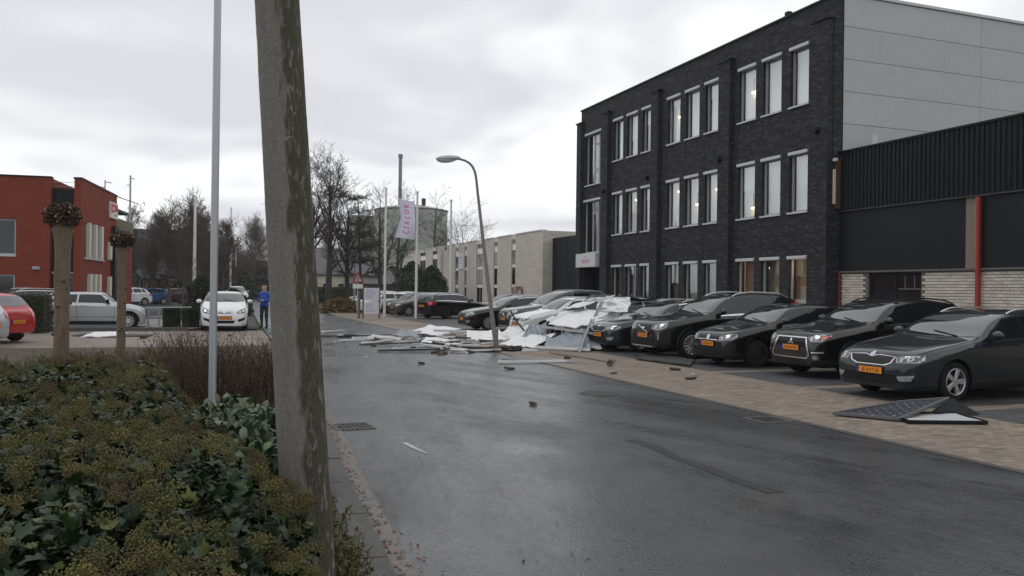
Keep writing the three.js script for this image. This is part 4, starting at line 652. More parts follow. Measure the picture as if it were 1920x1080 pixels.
// low kerb, box hedges, rail and hedge block by the car park
single('car_park_kerb', 'low grey kerb along the car park in front of the silver car', 'kerb', box(-16, -0.45, 0, 0.13, -33.7, -33.45), kerbStone);
structure('pavement_island', sheet([[-3.2, -33.7], [-0.45, -33.7], [1.2, -37.5], [1.6, -44], [-2.4, -44]], 0.06), std(0xffffff, 0.85, { map: concreteMap, color: new THREE.Color(0.7, 0.7, 0.7) }));
{
  const rl = thing('guard_rail', 'low galvanised guard rail beside the silver car', 'railing', [-2.3, 0, -36.4], 0.95); const gm = std([0.3, 0.31, 0.32], 0.5, { metalness: 0.5 });
  part(rl, 'handrail', rod(V(-0.3, 0.75, 0), V(3.2, 0.75, 0), 0.03), gm); part(rl, 'handrail', rod(V(-0.3, 0.4, 0), V(3.2, 0.4, 0), 0.025), gm); for (let i = 0; i < 6; i++) part(rl, 'post', rod(V(-0.2 + i * 0.66, 0, 0), V(-0.2 + i * 0.66, 0.75, 0), 0.03), gm);
}

// ---------------------------------------------------------------- pale brick building, link, silo, houses
{
  const X = 22, b = thing('pale_brick_building', 'long pale brick building with narrow vertical window strips', 'building'), T = 5.83;
  const strips = [[-87.78, -85.25, 2], [-82.52, -80.57, 2], [-79.32, -77.2, 0], [-74.37, -73.2, 1], [-71.46, -70.7, 1], [-67.9, -66.21, 2], [-63.42, -62.5, 1], [-59.33, -58.42, 1]];
  let z = -53.46; const holes = strips.filter((s) => s[2]);
  const pier = (a, c) => { const p = part(b, 'brick_pier', box(X, X + 0.4, 0, T - 0.02 * 0, c, a), paleBrick); part(p, 'coping', box(X - 0.05, X + 0.45, T, T + 0.08, c - 0.02, a + 0.02), lightMetal); };
  const ed = strips.slice().sort((p, q) => q[0] - p[0]); for (const [a, c] of ed) { pier(z, c); z = a; } pier(z, -96);
  const dk = std([0.02, 0.022, 0.024], 0.4);
  for (const [a, c, n] of strips) {
    if (!n) { part(b, 'wall', box(X + 0.25, X + 0.4, 0, 5.5, a, c), paleBrick); part(b, 'porch', box(X - 0.6, X + 0.24, 2.5, 2.75, a - 3, c + 0.4), lightMetal); part(b, 'entrance_door', box(X + 0.2, X + 0.24, 0, 2.4, a + 0.6, c - 0.5), dk); continue; }
    const w = part(b, 'window_strip', box(X + 0.1, X + 0.38, 0, 5.62, a, c), std([0.8, 0.79, 0.77], 0.7)), cw = (c - a) / n;
    for (let i = 0; i < n; i++) for (const [y0, y1] of [[0.15, 1.85], [2.1, 3.4], [3.65, 4.7], [5.2, 5.55]]) part(w, 'pane', box(X + 0.06, X + 0.098, y0, y1, a + cw * i + 0.09, a + cw * (i + 1) - 0.09), darkPane);
  }
  part(b, 'end_wall', box(X + 0.002, X + 3.2, 0, T, -53.457, -53.1), paleBrick); part(b, 'roof', box(X + 0.42, X + 14, 5.5, 5.7, -96, -53.46), blackMetal); part(b, 'back_wall', box(X + 14.01, X + 14.3, 0, 5.6, -96, -53.46), paleBrick); part(b, 'far_wall', box(X + 0.42, X + 14, 0, 5.49, -96.3, -96.01), paleBrick);
  const sg = part(b, 'wall_sign', box(X - 0.06, X - 0.004, 3.5, 4.9, -73.1, -71.6), std([0.66, 0.67, 0.70], 0.5)); const sp = new THREE.PlaneGeometry(1.44, 1.34); sp.rotateY(-Math.PI / 2); sp.translate(X - 0.064, 4.2, -72.35); part(sg, 'sign_face', sp, std(0xffffff, 0.6, { map: canvasTex(128, 128, (c, w, h) => { c.fillStyle = '#cdced6'; c.fillRect(0, 0, w, h); c.fillStyle = '#8d93ad'; c.fillRect(16, 26, 96, 12); c.fillRect(16, 52, 70, 9); c.fillRect(16, 74, 84, 9); }) }));
  part(b, 'brick_bollard_wall', box(X - 0.5, X - 0.05, 0, 1.95, -57.6, -56.8), std([0.26, 0.20, 0.16], 0.8));
}
{
  const b = thing('black_link_block', 'plain black low block between the pale building and the dark office', 'building'); part(b, 'wall', box(22.7, 22.9, 0, 5.3, -53.0, -38.55), blackMetal); part(b, 'end_wall', box(22.91, 30, 0, 5.3, -53.0, -52.8), blackMetal); part(b, 'roof', box(22.91, 30, 5.1, 5.28, -52.79, -38.55), blackMetal);
  for (let i = 0; i < 8; i++) part(b, 'cladding_seam', box(22.68, 22.698, 0.05, 5.28, -52.4 + i * 1.8, -52.36 + i * 1.8), seamMat);
  part(b, 'flue', new THREE.CylinderGeometry(0.12, 0.12, 1.0, 12).translate(23.4, 5.8, -47.2), blackMetal);
}
{ // silo with lettering, stack and plant beside it
  const cx = 46.9, cz = -196, R = 8.7, b = thing('storage_silo', 'round grey storage silo with dark blue lettering behind the trees', 'silo', [cx, 0, cz]);
  const gm = std([0.30, 0.31, 0.28], 0.7, { bumpMap: grainTex, bumpScale: 0.01 }); part(b, 'tank', new THREE.CylinderGeometry(R, R, 20.4, 64).translate(0, 10.2, 0), gm); part(b, 'roof', new THREE.LatheGeometry([[0.01, 22], [3, 21.6], [6, 21.1], [R + 0.1, 20.4]].map(([a, c]) => new THREE.Vector2(a, c)), 64), gm);
  part(b, 'roof_vent', new THREE.CylinderGeometry(0.5, 0.5, 1.6, 12).translate(1.5, 22.0, 6), blackMetal); part(b, 'rim', new THREE.TorusGeometry(R + 0.05, 0.18, 6, 64).rotateX(Math.PI / 2).translate(0, 20.3, 0), std([0.12, 0.12, 0.11], 0.7));
  const a0 = 0.02, lt = new THREE.CylinderGeometry(R + 0.06, R + 0.06, 4.6, 40, 1, true, -0.62, 1.0); lt.translate(0, 16.3, 0);
  part(b, 'lettering', lt, std(0xffffff, 0.7, { map: canvasTex(512, 208, (c, w, h) => { c.fillStyle = '#8c8f86'; c.fillRect(0, 0, w, h); c.fillStyle = '#a9ad7e'; c.beginPath(); c.ellipse(w * 0.36, 52, 96, 30, 0, 0, 6.3); c.fill(); c.fillStyle = '#8c8f86'; c.beginPath(); c.ellipse(w * 0.4, 66, 92, 26, 0, 0, 6.3); c.fill(); c.fillStyle = '#2c3350'; c.font = 'italic bold 84px sans-serif'; c.textAlign = 'center'; c.fillText('farm●●s', w / 2, 158, 470); }) }));
  const s2 = thing('storage_silo', 'plain square grey plant tower left of the lettered silo', 'silo', [36.5, 0, -205]); part(s2, 'tower', box(-2.4, 7, 0, 19.5, -8, 0), std([0.30, 0.31, 0.30], 0.7)); part(s2, 'louvre', box(-4, -2.42, 0, 15, -7, -1), std([0.33, 0.35, 0.36], 0.7)); part(s2, 'louvre', box(2, 2.3, 0.5, 19.3, 0.01, 0.15), std([0.2, 0.2, 0.2], 0.7));
  const st = thing('chimney_stack', 'tall thin grey-green chimney stack rising above the trees', 'chimney', [45.0, 0, -200]); part(st, 'stack', new THREE.CylinderGeometry(0.42, 0.5, 33.6, 20).translate(0, 16.8, 0), std([0.15, 0.18, 0.17], 0.6)); part(st, 'crown', new THREE.CylinderGeometry(0.56, 0.56, 0.8, 20).translate(0, 34, 0), std([0.12, 0.14, 0.14], 0.6));
  const gp = thing('green_silo', 'narrow dark green pipe tower in front of the silo', 'silo', [33.5, 0, -146]); part(gp, 'tower', new THREE.CylinderGeometry(0.55, 0.55, 9.3, 16).translate(0, 4.65, 0), std([0.012, 0.09, 0.06], 0.6)); part(gp, 'cap', new THREE.CylinderGeometry(0.2, 0.62, 0.5, 16).translate(0, 9.5, 0), std([0.012, 0.07, 0.05], 0.6));
}
function house(label, x, z, turn, w, d, wallH, roofH, wallM, roofM, o = {}) {
  const b = thing('house', label, 'house', [x, 0, z], turn, o.group); part(b, 'wall', box(-w / 2, w / 2, 0, wallH, -d / 2, d / 2), wallM);
  const ov = 0.35, rl = Math.hypot(d / 2 + ov, roofH * (1 + ov / (d / 2))), an = Math.atan2(roofH, d / 2);
  for (const s of [-1, 1]) { const g = box(-w / 2 - 0.25, w / 2 + 0.25, -0.09, 0.09, -rl / 2, rl / 2); g.rotateX(s * an); g.translate(0, wallH + roofH / 2 - roofH * ov / d + 0.09, s * (d / 4 + ov / 2)); part(b, 'roof', g, roofM); }
  for (const s of [-1, 1]) { const g = new THREE.ExtrudeGeometry(new THREE.Shape([[-d / 2, 0], [d / 2, 0], [0, roofH]].map(([a, c]) => new THREE.Vector2(a, c))), { depth: 0.2, bevelEnabled: false }); g.rotateY(Math.PI / 2); g.translate(s * (w / 2 - 0.11) - 0.1, wallH, 0); part(b, 'gable', boxUV(g), o.gable || wallM); }
  const n = Math.max(2, Math.round(w / 2.2)); for (let i = 0; i < n; i++) { const cx = -w / 2 + (i + 0.5) * w / n, f = part(b, 'window', box(cx - 0.5, cx + 0.5, 1, Math.min(2.3, wallH - 0.1), d / 2 + 0.002, d / 2 + 0.05), whitePole); part(f, 'pane', box(cx - 0.43, cx + 0.43, 1.07, Math.min(2.23, wallH - 0.17), d / 2 + 0.052, d / 2 + 0.06), darkPane); }
  part(b, 'chimney', box(-0.3 + w * 0.2, 0.3 + w * 0.2, wallH + roofH * 0.4, wallH + roofH + 0.6, -0.3, 0.3), o.chim || wallM); return b;
}
const slate = std([0.035, 0.037, 0.042], 0.75, { bumpMap: grainTex, bumpScale: 0.02 }), creamWall = std([0.42, 0.38, 0.30], 0.85), brownWall = std([0.07, 0.05, 0.042], 0.85), greyRoof = std([0.10, 0.10, 0.105], 0.8, { bumpMap: grainTex, bumpScale: 0.02 });
house('dark house with a steep slate roof among the bare trees at left', -3.4, -98, -0.1, 9, 9, 3.0, 4.6, brownWall, slate, { gable: std([0.03, 0.028, 0.026], 0.9) });
house('lower house with a pale bargeboard left of the bare trees', -8.2, -92, 1.35, 9, 7, 2.6, 3.6, brownWall, slate, { gable: std([0.2, 0.2, 0.19], 0.8) });
house('cream rendered house seen between the tree trunks right of the road', 16.5, -118, 0.3, 11, 8, 3.6, 3.4, creamWall, greyRoof);
house('grey roofed bungalow behind the white notice board', 21.2, -118, 0.25, 7, 7, 2.4, 2.8, brownWall, greyRoof);
house('long low house with a grey roof at the end of the road', 3, -230, 0.1, 22, 9, 3, 3.5, brownWall, greyRoof);
single('garden_wall', 'low whitewashed wall beyond the tree trunks right of the road', 'wall', box(9.5, 17, 0, 0.75, -88.2, -88), std([0.5, 0.5, 0.48], 0.85));
single('board_fence', 'dark board fence behind the parked cars near the evergreens', 'fence', box(14.5, 20.5, 0, 2.1, -78.2, -78.05), std([0.05, 0.028, 0.025], 0.85));

// ---------------------------------------------------------------- poles, flag and signs on the right
const poleGroup = 'white flagpoles by the pale brick building';
pole('flag_pole', 'white flagpole beside the notice board, without a flag', 'pole', 9.95, -47.9, 7.5, 0.075, 0.06, whitePole, poleGroup, knob(7.5, 0.08, whitePole));
pole('flag_pole', 'white flagpole carrying the white flag', 'pole', 11.35, -46, 7.15, 0.08, 0.06, whitePole, poleGroup, knob(7.15, 0.08, whitePole));
pole('flag_pole', 'white flagpole in front of the pale brick building, right of the flag', 'pole', 13.4, -46.2, 6.8, 0.075, 0.055, whitePole, poleGroup, knob(6.8, 0.08, whitePole));
{ // upright flag, lettering seen from the back
  const W = 0.92, Hh = 2.3, g = new THREE.PlaneGeometry(W, Hh, 18, 40), p = g.attributes.position;
  for (let i = 0; i < p.count; i++) { const u = p.getX(i) / W + 0.5, v = p.getY(i) / Hh + 0.5; const pinch = 0.82 + 0.18 * Math.abs(v - 0.52) * 2.4; const x = -u * W * pinch - 0.05 - 0.16 * (1 - v) * u, y = v * Hh * (1 - 0.06 * (1 - u)) + 0.12 * (u) * (1 - v); p.setXYZ(i, x, y, 0.12 * Math.sin(u * 5 + v * 2.4) * (0.3 + u) + 0.1 * Math.sin(v * 5)); }
  g.computeVertexNormals();
  const map = canvasTex(256, 640, (c, w, h) => { c.fillStyle = '#d3d0e2'; c.fillRect(0, 0, w, h); c.save(); c.translate(w * 0.5, h * 0.5); c.rotate(-Math.PI / 2); c.scale(1, -1); c.fillStyle = '#c95f86'; c.font = 'bold 104px sans-serif'; c.textAlign = 'center'; c.textBaseline = 'middle'; c.fillText('C I R C O R', 0, 0, 500); c.restore(); });
  single('flag', 'white flag with pink vertical lettering seen from behind', 'flag', g, phys(0xffffff, 0.9, { map, transmission: 0.3 }), [11.27, 4.45, -46]);
}
{
  const t = thing('notice_board', 'white two-panel notice board on grey posts beside the car park', 'sign', [8.83, 0, -46.1], 0.0); const wood = std([0.10, 0.095, 0.09], 0.8);
  for (const x of [-0.45, 0.45]) part(t, 'post', box(x - 0.04, x + 0.04, 0, 1.75, -0.04, 0.04), wood);
  const mk = (seed) => std(0xffffff, 0.6, { map: canvasTex(128, 96, (c, w, h) => { c.fillStyle = '#c9c8d2'; c.fillRect(0, 0, w, h); c.fillStyle = '#9a9aac'; for (let i = 0; i < 5; i++) c.fillRect(14, 14 + i * 15, 50 + ((i * 37 + seed) % 46), 6); }) });
  [[1.0, 1.7, 3], [0.25, 0.9, 20]].forEach(([y0, y1, s]) => { const pn_ = part(t, 'panel', box(-0.42, 0.42, y0, y1, 0.042, 0.06), std([0.6, 0.6, 0.62], 0.6)); part(pn_, 'panel_print', new THREE.PlaneGeometry(0.8, y1 - y0 - 0.04).translate(0, (y0 + y1) / 2, 0.064), mk(s)); });
  single('grey_post', 'short dark post standing left of the notice board', 'post', rbox(0.12, 1.5, 0.12, 0.02).translate(0, 0.75, 0), wood, [8.2, 0, -46.3]);
}
{
  const t = thing('warning_sign', 'red and white triangular warning sign on a thin pole', 'sign', [8.2, 0, -46.9]); part(t, 'post', new THREE.CylinderGeometry(0.03, 0.03, 2.5, 12).translate(0, 1.25, 0), mastMat);
  const tri = (s) => new THREE.Shape([[-s, 0], [s, 0], [0, s * 1.73]].map(([a, c]) => new THREE.Vector2(a, c - 0.1)));
  const f = part(t, 'triangle', new THREE.ExtrudeGeometry(tri(0.36), { depth: 0.02, bevelEnabled: false }).translate(0, 2.08, 0.04), std([0.28, 0.025, 0.035], 0.6)); part(f, 'triangle_face', new THREE.ExtrudeGeometry(tri(0.21), { depth: 0.005, bevelEnabled: false }).translate(0, 2.16, 0.061), std([0.36, 0.35, 0.34], 0.7));
  part(f, 'pictogram', merge([new THREE.CircleGeometry(0.035, 10).translate(0.02, 2.30, 0.068), rod(V(0.02, 2.27, 0.068), V(-0.02, 2.17, 0.068), 0.018), rod(V(-0.02, 2.17, 0.068), V(0.05, 2.09, 0.068), 0.014), rod(V(-0.02, 2.17, 0.068), V(-0.08, 2.09, 0.068), 0.014)].map((q) => { q.deleteAttribute('uv'); return q; })), trim); part(t, 'under_plate', box(-0.28, 0.28, 1.66, 1.9, 0.035, 0.05), whitePole);
}
{ // bent street lamp
  const t = thing('street_lamp', 'leaning grey street lamp with curved arm above the debris', 'street lamp', [7.86, 0, -22.3]);
  const c = new THREE.CatmullRomCurve3([[0, 0, 0], [-0.14, 0.9, 0], [-0.44, 3.05, 0], [-0.62, 4.4, 0], [-0.7, 4.95, 0], [-0.78, 5.14, 0], [-0.95, 5.28, 0], [-1.3, 5.35, 0]].map((q) => V(...q))), N = 40, g = new THREE.TubeGeometry(c, N, 0.05, 10), p = g.attributes.position;
  for (let i = 0; i <= N; i++) { const q = c.getPointAt(i / N), k = lerp(1.35, 0.6, i / N); for (let j = 0; j <= 10; j++) { const id = i * 11 + j; p.setXYZ(id, q.x + (p.getX(id) - q.x) * k, q.y + (p.getY(id) - q.y) * k, q.z + (p.getZ(id) - q.z) * k); } } g.computeVertexNormals();
  part(t, 'mast', g, std([0.23, 0.22, 0.20], 0.6, { metalness: 0.4, bumpMap: grainTex, bumpScale: 0.003 })); part(t, 'door_box', rbox(0.13, 0.5, 0.13, 0.03).translate(-0.03, 0.35, 0), std([0.17, 0.16, 0.15], 0.7));
  const hd = new THREE.SphereGeometry(1, 22, 12); hd.scale(0.36, 0.085, 0.13); hd.rotateZ(0.1); hd.translate(-1.5, 5.33, 0); const lh = part(t, 'lamp_head', hd, std([0.36, 0.37, 0.38], 0.5)); const br = new THREE.SphereGeometry(1, 18, 8, 0, 6.284, Math.PI / 2, Math.PI / 2); br.scale(0.28, 0.09, 0.11); br.rotateZ(0.1); br.translate(-1.55, 5.29, 0); part(lh, 'diffuser', br, phys([0.5, 0.52, 0.5], 0.25));
  const t2 = thing('street_lamp', 'far street lamp with pale head in front of the tree trunks', 'street lamp', [10.6, 0, -62]); part(t2, 'mast', new THREE.CylinderGeometry(0.05, 0.09, 5.9, 12).translate(0, 2.95, 0), mastMat); const h2 = new THREE.SphereGeometry(1, 16, 10); h2.scale(0.5, 0.15, 0.2); h2.translate(-0.5, 5.95, 0); part(t2, 'lamp_head', h2, whitePole);
  const sp = single('soil_heave', 'lifted pavers and dirt at the foot of the leaning lamp', 'rubble', (() => { const q = new THREE.SphereGeometry(1, 28, 10, 0, 6.2832, 0, 1.57), pp = q.attributes.position; for (let i = 0; i < pp.count; i++) { const n = 0.75 + 0.5 * n3(pp.getX(i) * 3, pp.getY(i) * 3, pp.getZ(i) * 3); pp.setXYZ(i, pp.getX(i) * n * 0.8, Math.max(0, pp.getY(i)) * 0.13 * n, pp.getZ(i) * n * 0.55); } q.computeVertexNormals(); return boxUV(q); })(), soil, [7.95, 0.003, -21.9]);
}

// ---------------------------------------------------------------- bare trees
function bareTree(seed, o) {
  const rnd = mulberry(seed), tP = [], tN = [], tI = [], cP = [], cN = [], cI = [];
  const seg = (a, b, r0, r1, sides, P, N, I) => {
    const d = b.clone().sub(a).normalize(), u = Math.abs(d.y) > 0.9 ? V(1, 0, 0) : V(0, 1, 0), x = u.clone().cross(d).normalize(), y = d.clone().cross(x), s0 = P.length / 3;
    for (const [c, r] of [[a, r0], [b, r1]]) for (let k = 0; k < sides; k++) { const t = k / sides * 6.28318, n = x.clone().multiplyScalar(Math.cos(t)).addScaledVector(y, Math.sin(t)); P.push(c.x + n.x * r, c.y + n.y * r, c.z + n.z * r); N.push(n.x, n.y, n.z); }
    for (let k = 0; k < sides; k++) { const k2 = (k + 1) % sides; I.push(s0 + k, s0 + k2, s0 + sides + k, s0 + k2, s0 + sides + k2, s0 + sides + k); }
  };
  const grow_ = (p, dir, len, r, lv) => {
    const n = lv === 0 ? 9 : lv < 3 ? 5 : 3; let a = p.clone(), d = dir.clone(), rr = r;
    for (let i = 0; i < n; i++) {
      const w = lv === 0 ? 0.07 : 0.2; d.add(V((rnd() - 0.5) * w, (rnd() - 0.5) * w * 0.6 + (lv > 0 ? o.up ?? 0.06 : 0), (rnd() - 0.5) * w)).normalize();
      const b = a.clone().addScaledVector(d, len / n), r1 = Math.max(o.tip ?? 0.008, r * (1 - 0.72 * (i + 1) / n)); lv === 0 ? seg(a, b, rr, r1, 8, tP, tN, tI) : seg(a, b, rr, r1, lv < 2 ? 5 : 3, cP, cN, cI);
      const f = (i + 1) / n; if (lv < o.levels && (lv > 0 || f > (o.clear ?? 0.3))) {
        const kids = lv === 0 ? o.kids0 ?? 4 : lv === 1 ? o.kids1 ?? 2 : 2;
        for (let k = 0; k < kids; k++) if (rnd() < (o.prob ?? 0.85)) {
          const az = rnd() * 6.28, el = lv === 0 ? (o.angle ?? 0.85) - 0.35 * f : 0.6 + 0.35 * rnd(), ax = V(Math.cos(az), 0, Math.sin(az)).cross(d).normalize(), nd = d.clone().applyAxisAngle(ax, el);
          grow_(b, nd, len * (lv === 0 ? (o.limb ?? 0.42) * (1.15 - 0.65 * f) : 0.55) * (0.7 + 0.5 * rnd()), r1 * (lv === 0 ? 0.55 : 0.65), lv + 1);
        }
      }
      a = b; rr = r1;
    }
  };
  grow_(V(0, -0.1, 0), V((rnd() - 0.5) * 0.06, 1, (rnd() - 0.5) * 0.06).normalize(), o.h, o.r, 0);
  const mk = (P, N, I) => { const g = new THREE.BufferGeometry(); g.setAttribute('position', new THREE.Float32BufferAttribute(P, 3)); g.setAttribute('normal', new THREE.Float32BufferAttribute(N, 3)); g.setIndex(I); return g; };
  return [mk(tP, tN, tI), mk(cP, cN, cI)];
}
const bark = std([0.045, 0.040, 0.034], 0.95), barkBrown = std([0.075, 0.056, 0.044], 0.95), barkGreen = std([0.05, 0.05, 0.034], 0.95);
const treeGeo = new Map(), gR = 'bare roadside trees';
function tree(label, x, z, seed, o, mat = bark, group) { const key = seed + JSON.stringify(o); if (!treeGeo.has(key)) treeGeo.set(key, bareTree(seed, o)); const [a, b] = treeGeo.get(key), t = thing('bare_tree', label, 'tree', [x, 0, z], 0, group); t.scale.setScalar(group === gR ? 0.78 : 0.76); part(t, 'trunk', a, mat); part(t, 'crown', b, mat); return t; }
const up4 = { levels: 4, kids0: 3, kids1: 2, prob: 0.62, up: 0.1, clear: 0.28, tip: 0.012 };
tree('tallest bare tree right of the concrete post', 8.3, -59, 5, { h: 11, r: 0.34, limb: 0.42, ...up4 }, bark, gR);
tree('dense bare tree just behind the concrete post', 7.3, -62, 6, { h: 9.8, r: 0.34, limb: 0.45, ...up4 }, bark, gR);
tree('bare tree between the two thickest trunks and the thin conifer', 9.9, -61, 7, { h: 9.4, r: 0.27, limb: 0.45, ...up4, up: 0.12 }, bark, gR);
tree('thin straight tree with short level side branches', 10.6, -59, 8, { h: 10.1, r: 0.17, limb: 0.22, levels: 3, kids0: 5, kids1: 3, prob: 0.85, up: -0.01, clear: 0.25, angle: 1.45, tip: 0.012 }, bark, gR);
tree('bare tree left of the flag with a forked crown', 15.0, -74, 9, { h: 10.4, r: 0.3, limb: 0.5, ...up4, prob: 0.5 }, bark, gR);
tree('bare tree directly behind the flag', 17.4, -78, 10, { h: 11.6, r: 0.28, limb: 0.42, ...up4, prob: 0.48 }, bark, gR);
tree('pale bare tree standing before the lettered silo', 23.6, -88, 11, { h: 13, r: 0.26, limb: 0.34, ...up4, prob: 0.5 }, barkGreen, gR);
tree('broad spreading bare tree above the pale building roof', 32, -104, 12, { h: 10.2, r: 0.36, limb: 0.8, ...up4, clear: 0.42, angle: 1.15, up: 0.05, prob: 0.55 }, bark, gR);
tree('bare tree above the pale building, left of the broad one', 27.6, -100, 13, { h: 9.6, r: 0.3, limb: 0.6, ...up4, clear: 0.4, angle: 1.0, prob: 0.5 }, bark, gR);
tree('bare tree far behind the notice board', 17.5, -128, 14, { h: 12, r: 0.3, limb: 0.5, ...up4 }, barkGreen, gR);
const gL = 'bare brown trees left of the road', br4 = { levels: 4, kids0: 4, kids1: 2, prob: 0.7, up: 0.13, clear: 0.16, tip: 0.013 };
const leftTrees = [[-3.9, -80, 8.2, 'leftmost bare tree of the brown clump'], [-2.6, -76, 9.0, 'bushy bare tree behind the weathered flagpole, left side'], [-1.0, -78, 9.4, 'tallest bare tree of the brown clump at left'], [0.5, -84, 9.0, 'bare tree of the brown clump behind the aluminium flagpole'], [1.9, -88, 8.4, 'rightmost bare tree of the brown clump'], [4.8, -128, 9.2, 'small far bare tree right of the brown clump'], [7.4, -132, 12, 'taller far bare tree just left of the concrete post'], [9.6, -150, 13, 'far bare tree partly behind the concrete post']];
leftTrees.forEach(([x, z, h, l], i) => tree(l, x, z, 20 + (i % 4), { h, r: 0.2, limb: 0.46, ...br4 }, barkBrown, gL));
tree('slim dark bare tree by the box hedges', -0.85, -42, 31, { h: 5.2, r: 0.09, limb: 0.3, levels: 3, kids0: 3, kids1: 2, prob: 0.6, up: 0.2, clear: 0.2, tip: 0.006 }, barkBrown, gL);
tree('small bare tree beyond the red brick building', -6.3, -84, 33, { h: 9.2, r: 0.16, limb: 0.35, ...br4 }, barkBrown, gL);

// ---------------------------------------------------------------- leaf clumps: evergreens and hedges
const dummy = new THREE.Object3D();
function leafCloud(parent, name, geo, mat, count, place, colorAt) { const m = shade(new THREE.InstancedMesh(geo, mat, count)), c = new THREE.Color(); for (let i = 0; i < count; i++) { place(dummy, i); dummy.updateMatrix(); m.setMatrixAt(i, dummy.matrix); const q = colorAt(i); c.setRGB(q[0], q[1], q[2]); m.setColorAt(i, c); } m.name = name; m.userData.kind = 'stuff'; parent.add(m); return m; }
const quadLeaf = (() => { const s = new THREE.Shape(); s.moveTo(0, -0.5); s.quadraticCurveTo(0.42, -0.1, 0, 0.5); s.quadraticCurveTo(-0.42, -0.1, 0, -0.5); const g = new THREE.ShapeGeometry(s, 3), p = g.attributes.position; for (let i = 0; i < p.count; i++) p.setZ(i, -0.5 * p.getX(i) * p.getX(i) - 0.25 * p.getY(i) * p.getY(i)); g.computeVertexNormals(); return g; })();
const leafMat = std(0xffffff, 0.6, { side: THREE.DoubleSide });
function bush(name, label, cat, pos, dims, shape, count, size, col, seed, group) {
  const t = thing(name, label, cat, pos, 0, group), rnd = mulberry(seed), [w, h, d] = dims;
  part(t, 'trunk', new THREE.CylinderGeometry(0.03, 0.05, h * 0.7, 7).translate(0, h * 0.35, 0), barkBrown);
  if (shape === 'box') part(t, 'inner_wood', rbox(w * 0.86, h * 0.9, d * 0.86, 0.1 * Math.min(w, h, d)).translate(0, h * 0.46, 0), std(col.map((c) => c * 0.6), 1));
  leafCloud(t, 'foliage', quadLeaf, leafMat, count, (o) => {
    let x, y, z, k = Math.pow(rnd(), 0.35);
    if (shape === 'box') { x = (rnd() * 2 - 1); y = rnd(); z = (rnd() * 2 - 1); const f = Math.floor(rnd() * 3), s = rnd() < 0.5 ? -1 : 1; if (f === 0) x = s * (1 - 0.2 * rnd() * rnd()); else if (f === 1) y = 1 - 0.15 * rnd() * rnd(); else z = s * (1 - 0.2 * rnd() * rnd()); }
    else { y = rnd(); const a = rnd() * 6.283, rr = k * Math.min(1, Math.pow(1 - y, 0.55) * 1.35) * (1 + 0.2 * n3(Math.cos(a) * 2, y * 4, Math.sin(a) * 2 + seed)); x = Math.cos(a) * rr; z = Math.sin(a) * rr; }
    o.position.set(x * w / 2 + (rnd() - 0.5) * 0.06, y * h, z * d / 2 + (rnd() - 0.5) * 0.06); o.rotation.set(rnd() * 6.28, rnd() * 6.28, rnd() * 6.28); o.scale.setScalar(size * (0.6 + 0.8 * rnd()));
  }, () => { const k = 0.6 + 0.8 * rnd(); return col.map((c) => c * k); });
  return t;
}
bush('conifer_shrub', 'left one of two dark green conifers before the pale building', 'shrub', [16.9, 0, -70], [3.4, 4.0, 3.4], 'cone', 5200, 0.24, [0.018, 0.046, 0.014], 1, 'two dark green conifers');
bush('conifer_shrub', 'right one of two dark green conifers, next to the pale building', 'shrub', [18.9, 0, -71], [3.2, 3.7, 3.2], 'cone', 5000, 0.24, [0.016, 0.042, 0.013], 2, 'two dark green conifers');
bush('box_hedge', 'left clipped box hedge cube beside the guard rail', 'hedge', [-1.1, 0.06, -35.3], [0.6, 0.74, 0.6], 'box', 6000, 0.06, [0.02, 0.028, 0.008], 3, 'clipped box cubes');
bush('box_hedge', 'right clipped box hedge cube near the white hatchback', 'hedge', [-0.4, 0.06, -35.3], [0.6, 0.74, 0.6], 'box', 6000, 0.06, [0.025, 0.032, 0.008], 4, 'clipped box cubes');
bush('laurel_hedge', 'dark hedge block left of the silver car', 'hedge', [-5.5, 0, -33.0], [0.95, 1.3, 1.6], 'box', 5200, 0.075, [0.028, 0.034, 0.010], 5);
bush('low_hedge', 'long low green hedge beyond the tree trunks', 'hedge', [13.5, 0, -86.5], [9, 1.7, 1.4], 'box', 6500, 0.2, [0.024, 0.045, 0.014], 6);
bush('yellow_grass_clump', 'tawny shrub clump at the foot of the right-hand trees', 'shrub', [8.8, 0, -57], [3.2, 1.0, 2.4], 'cone', 4000, 0.16, [0.12, 0.085, 0.025], 7);
[[1.7, -50, 2.0, 1.5, 'green bush behind the white hatchback'], [0.1, -59, 2.6, 2.4, 'dark evergreen bush at the foot of the weathered flagpole'], [-1.2, -92, 6, 2.6, 'dark bush below the bare brown trees'], [3.8, -112, 7, 4.2, 'dark far bush beyond the slim flagpole'], [6.6, -150, 10, 6, 'dark far thicket where the road bends']].forEach(([x, z, w, h, l], i) => bush('evergreen_bush', l, 'shrub', [x, 0, z], [w, h, w * 0.8], 'cone', 5200, 0.08 + 0.075 * w / 2, [0.022, 0.030, 0.012], 40 + i, 'dark bushes left of the road'));
bush('evergreen_bush', 'broad dark far thicket closing the view along the road', 'shrub', [10, 0, -205], [34, 7.5, 10], 'box', 9000, 0.9, [0.03, 0.032, 0.022], 51, 'dark bushes left of the road');
bush('evergreen_bush', 'dark thicket behind the red building and its masts', 'shrub', [-14, 0, -120], [26, 5.0, 8], 'box', 6000, 0.6, [0.03, 0.03, 0.02], 52, 'dark bushes left of the road');
bush('evergreen_bush', 'dark undergrowth beneath the right-hand bare trees', 'shrub', [20, 0, -150], [26, 5.5, 8], 'box', 7000, 0.6, [0.035, 0.036, 0.022], 53, 'dark bushes left of the road');

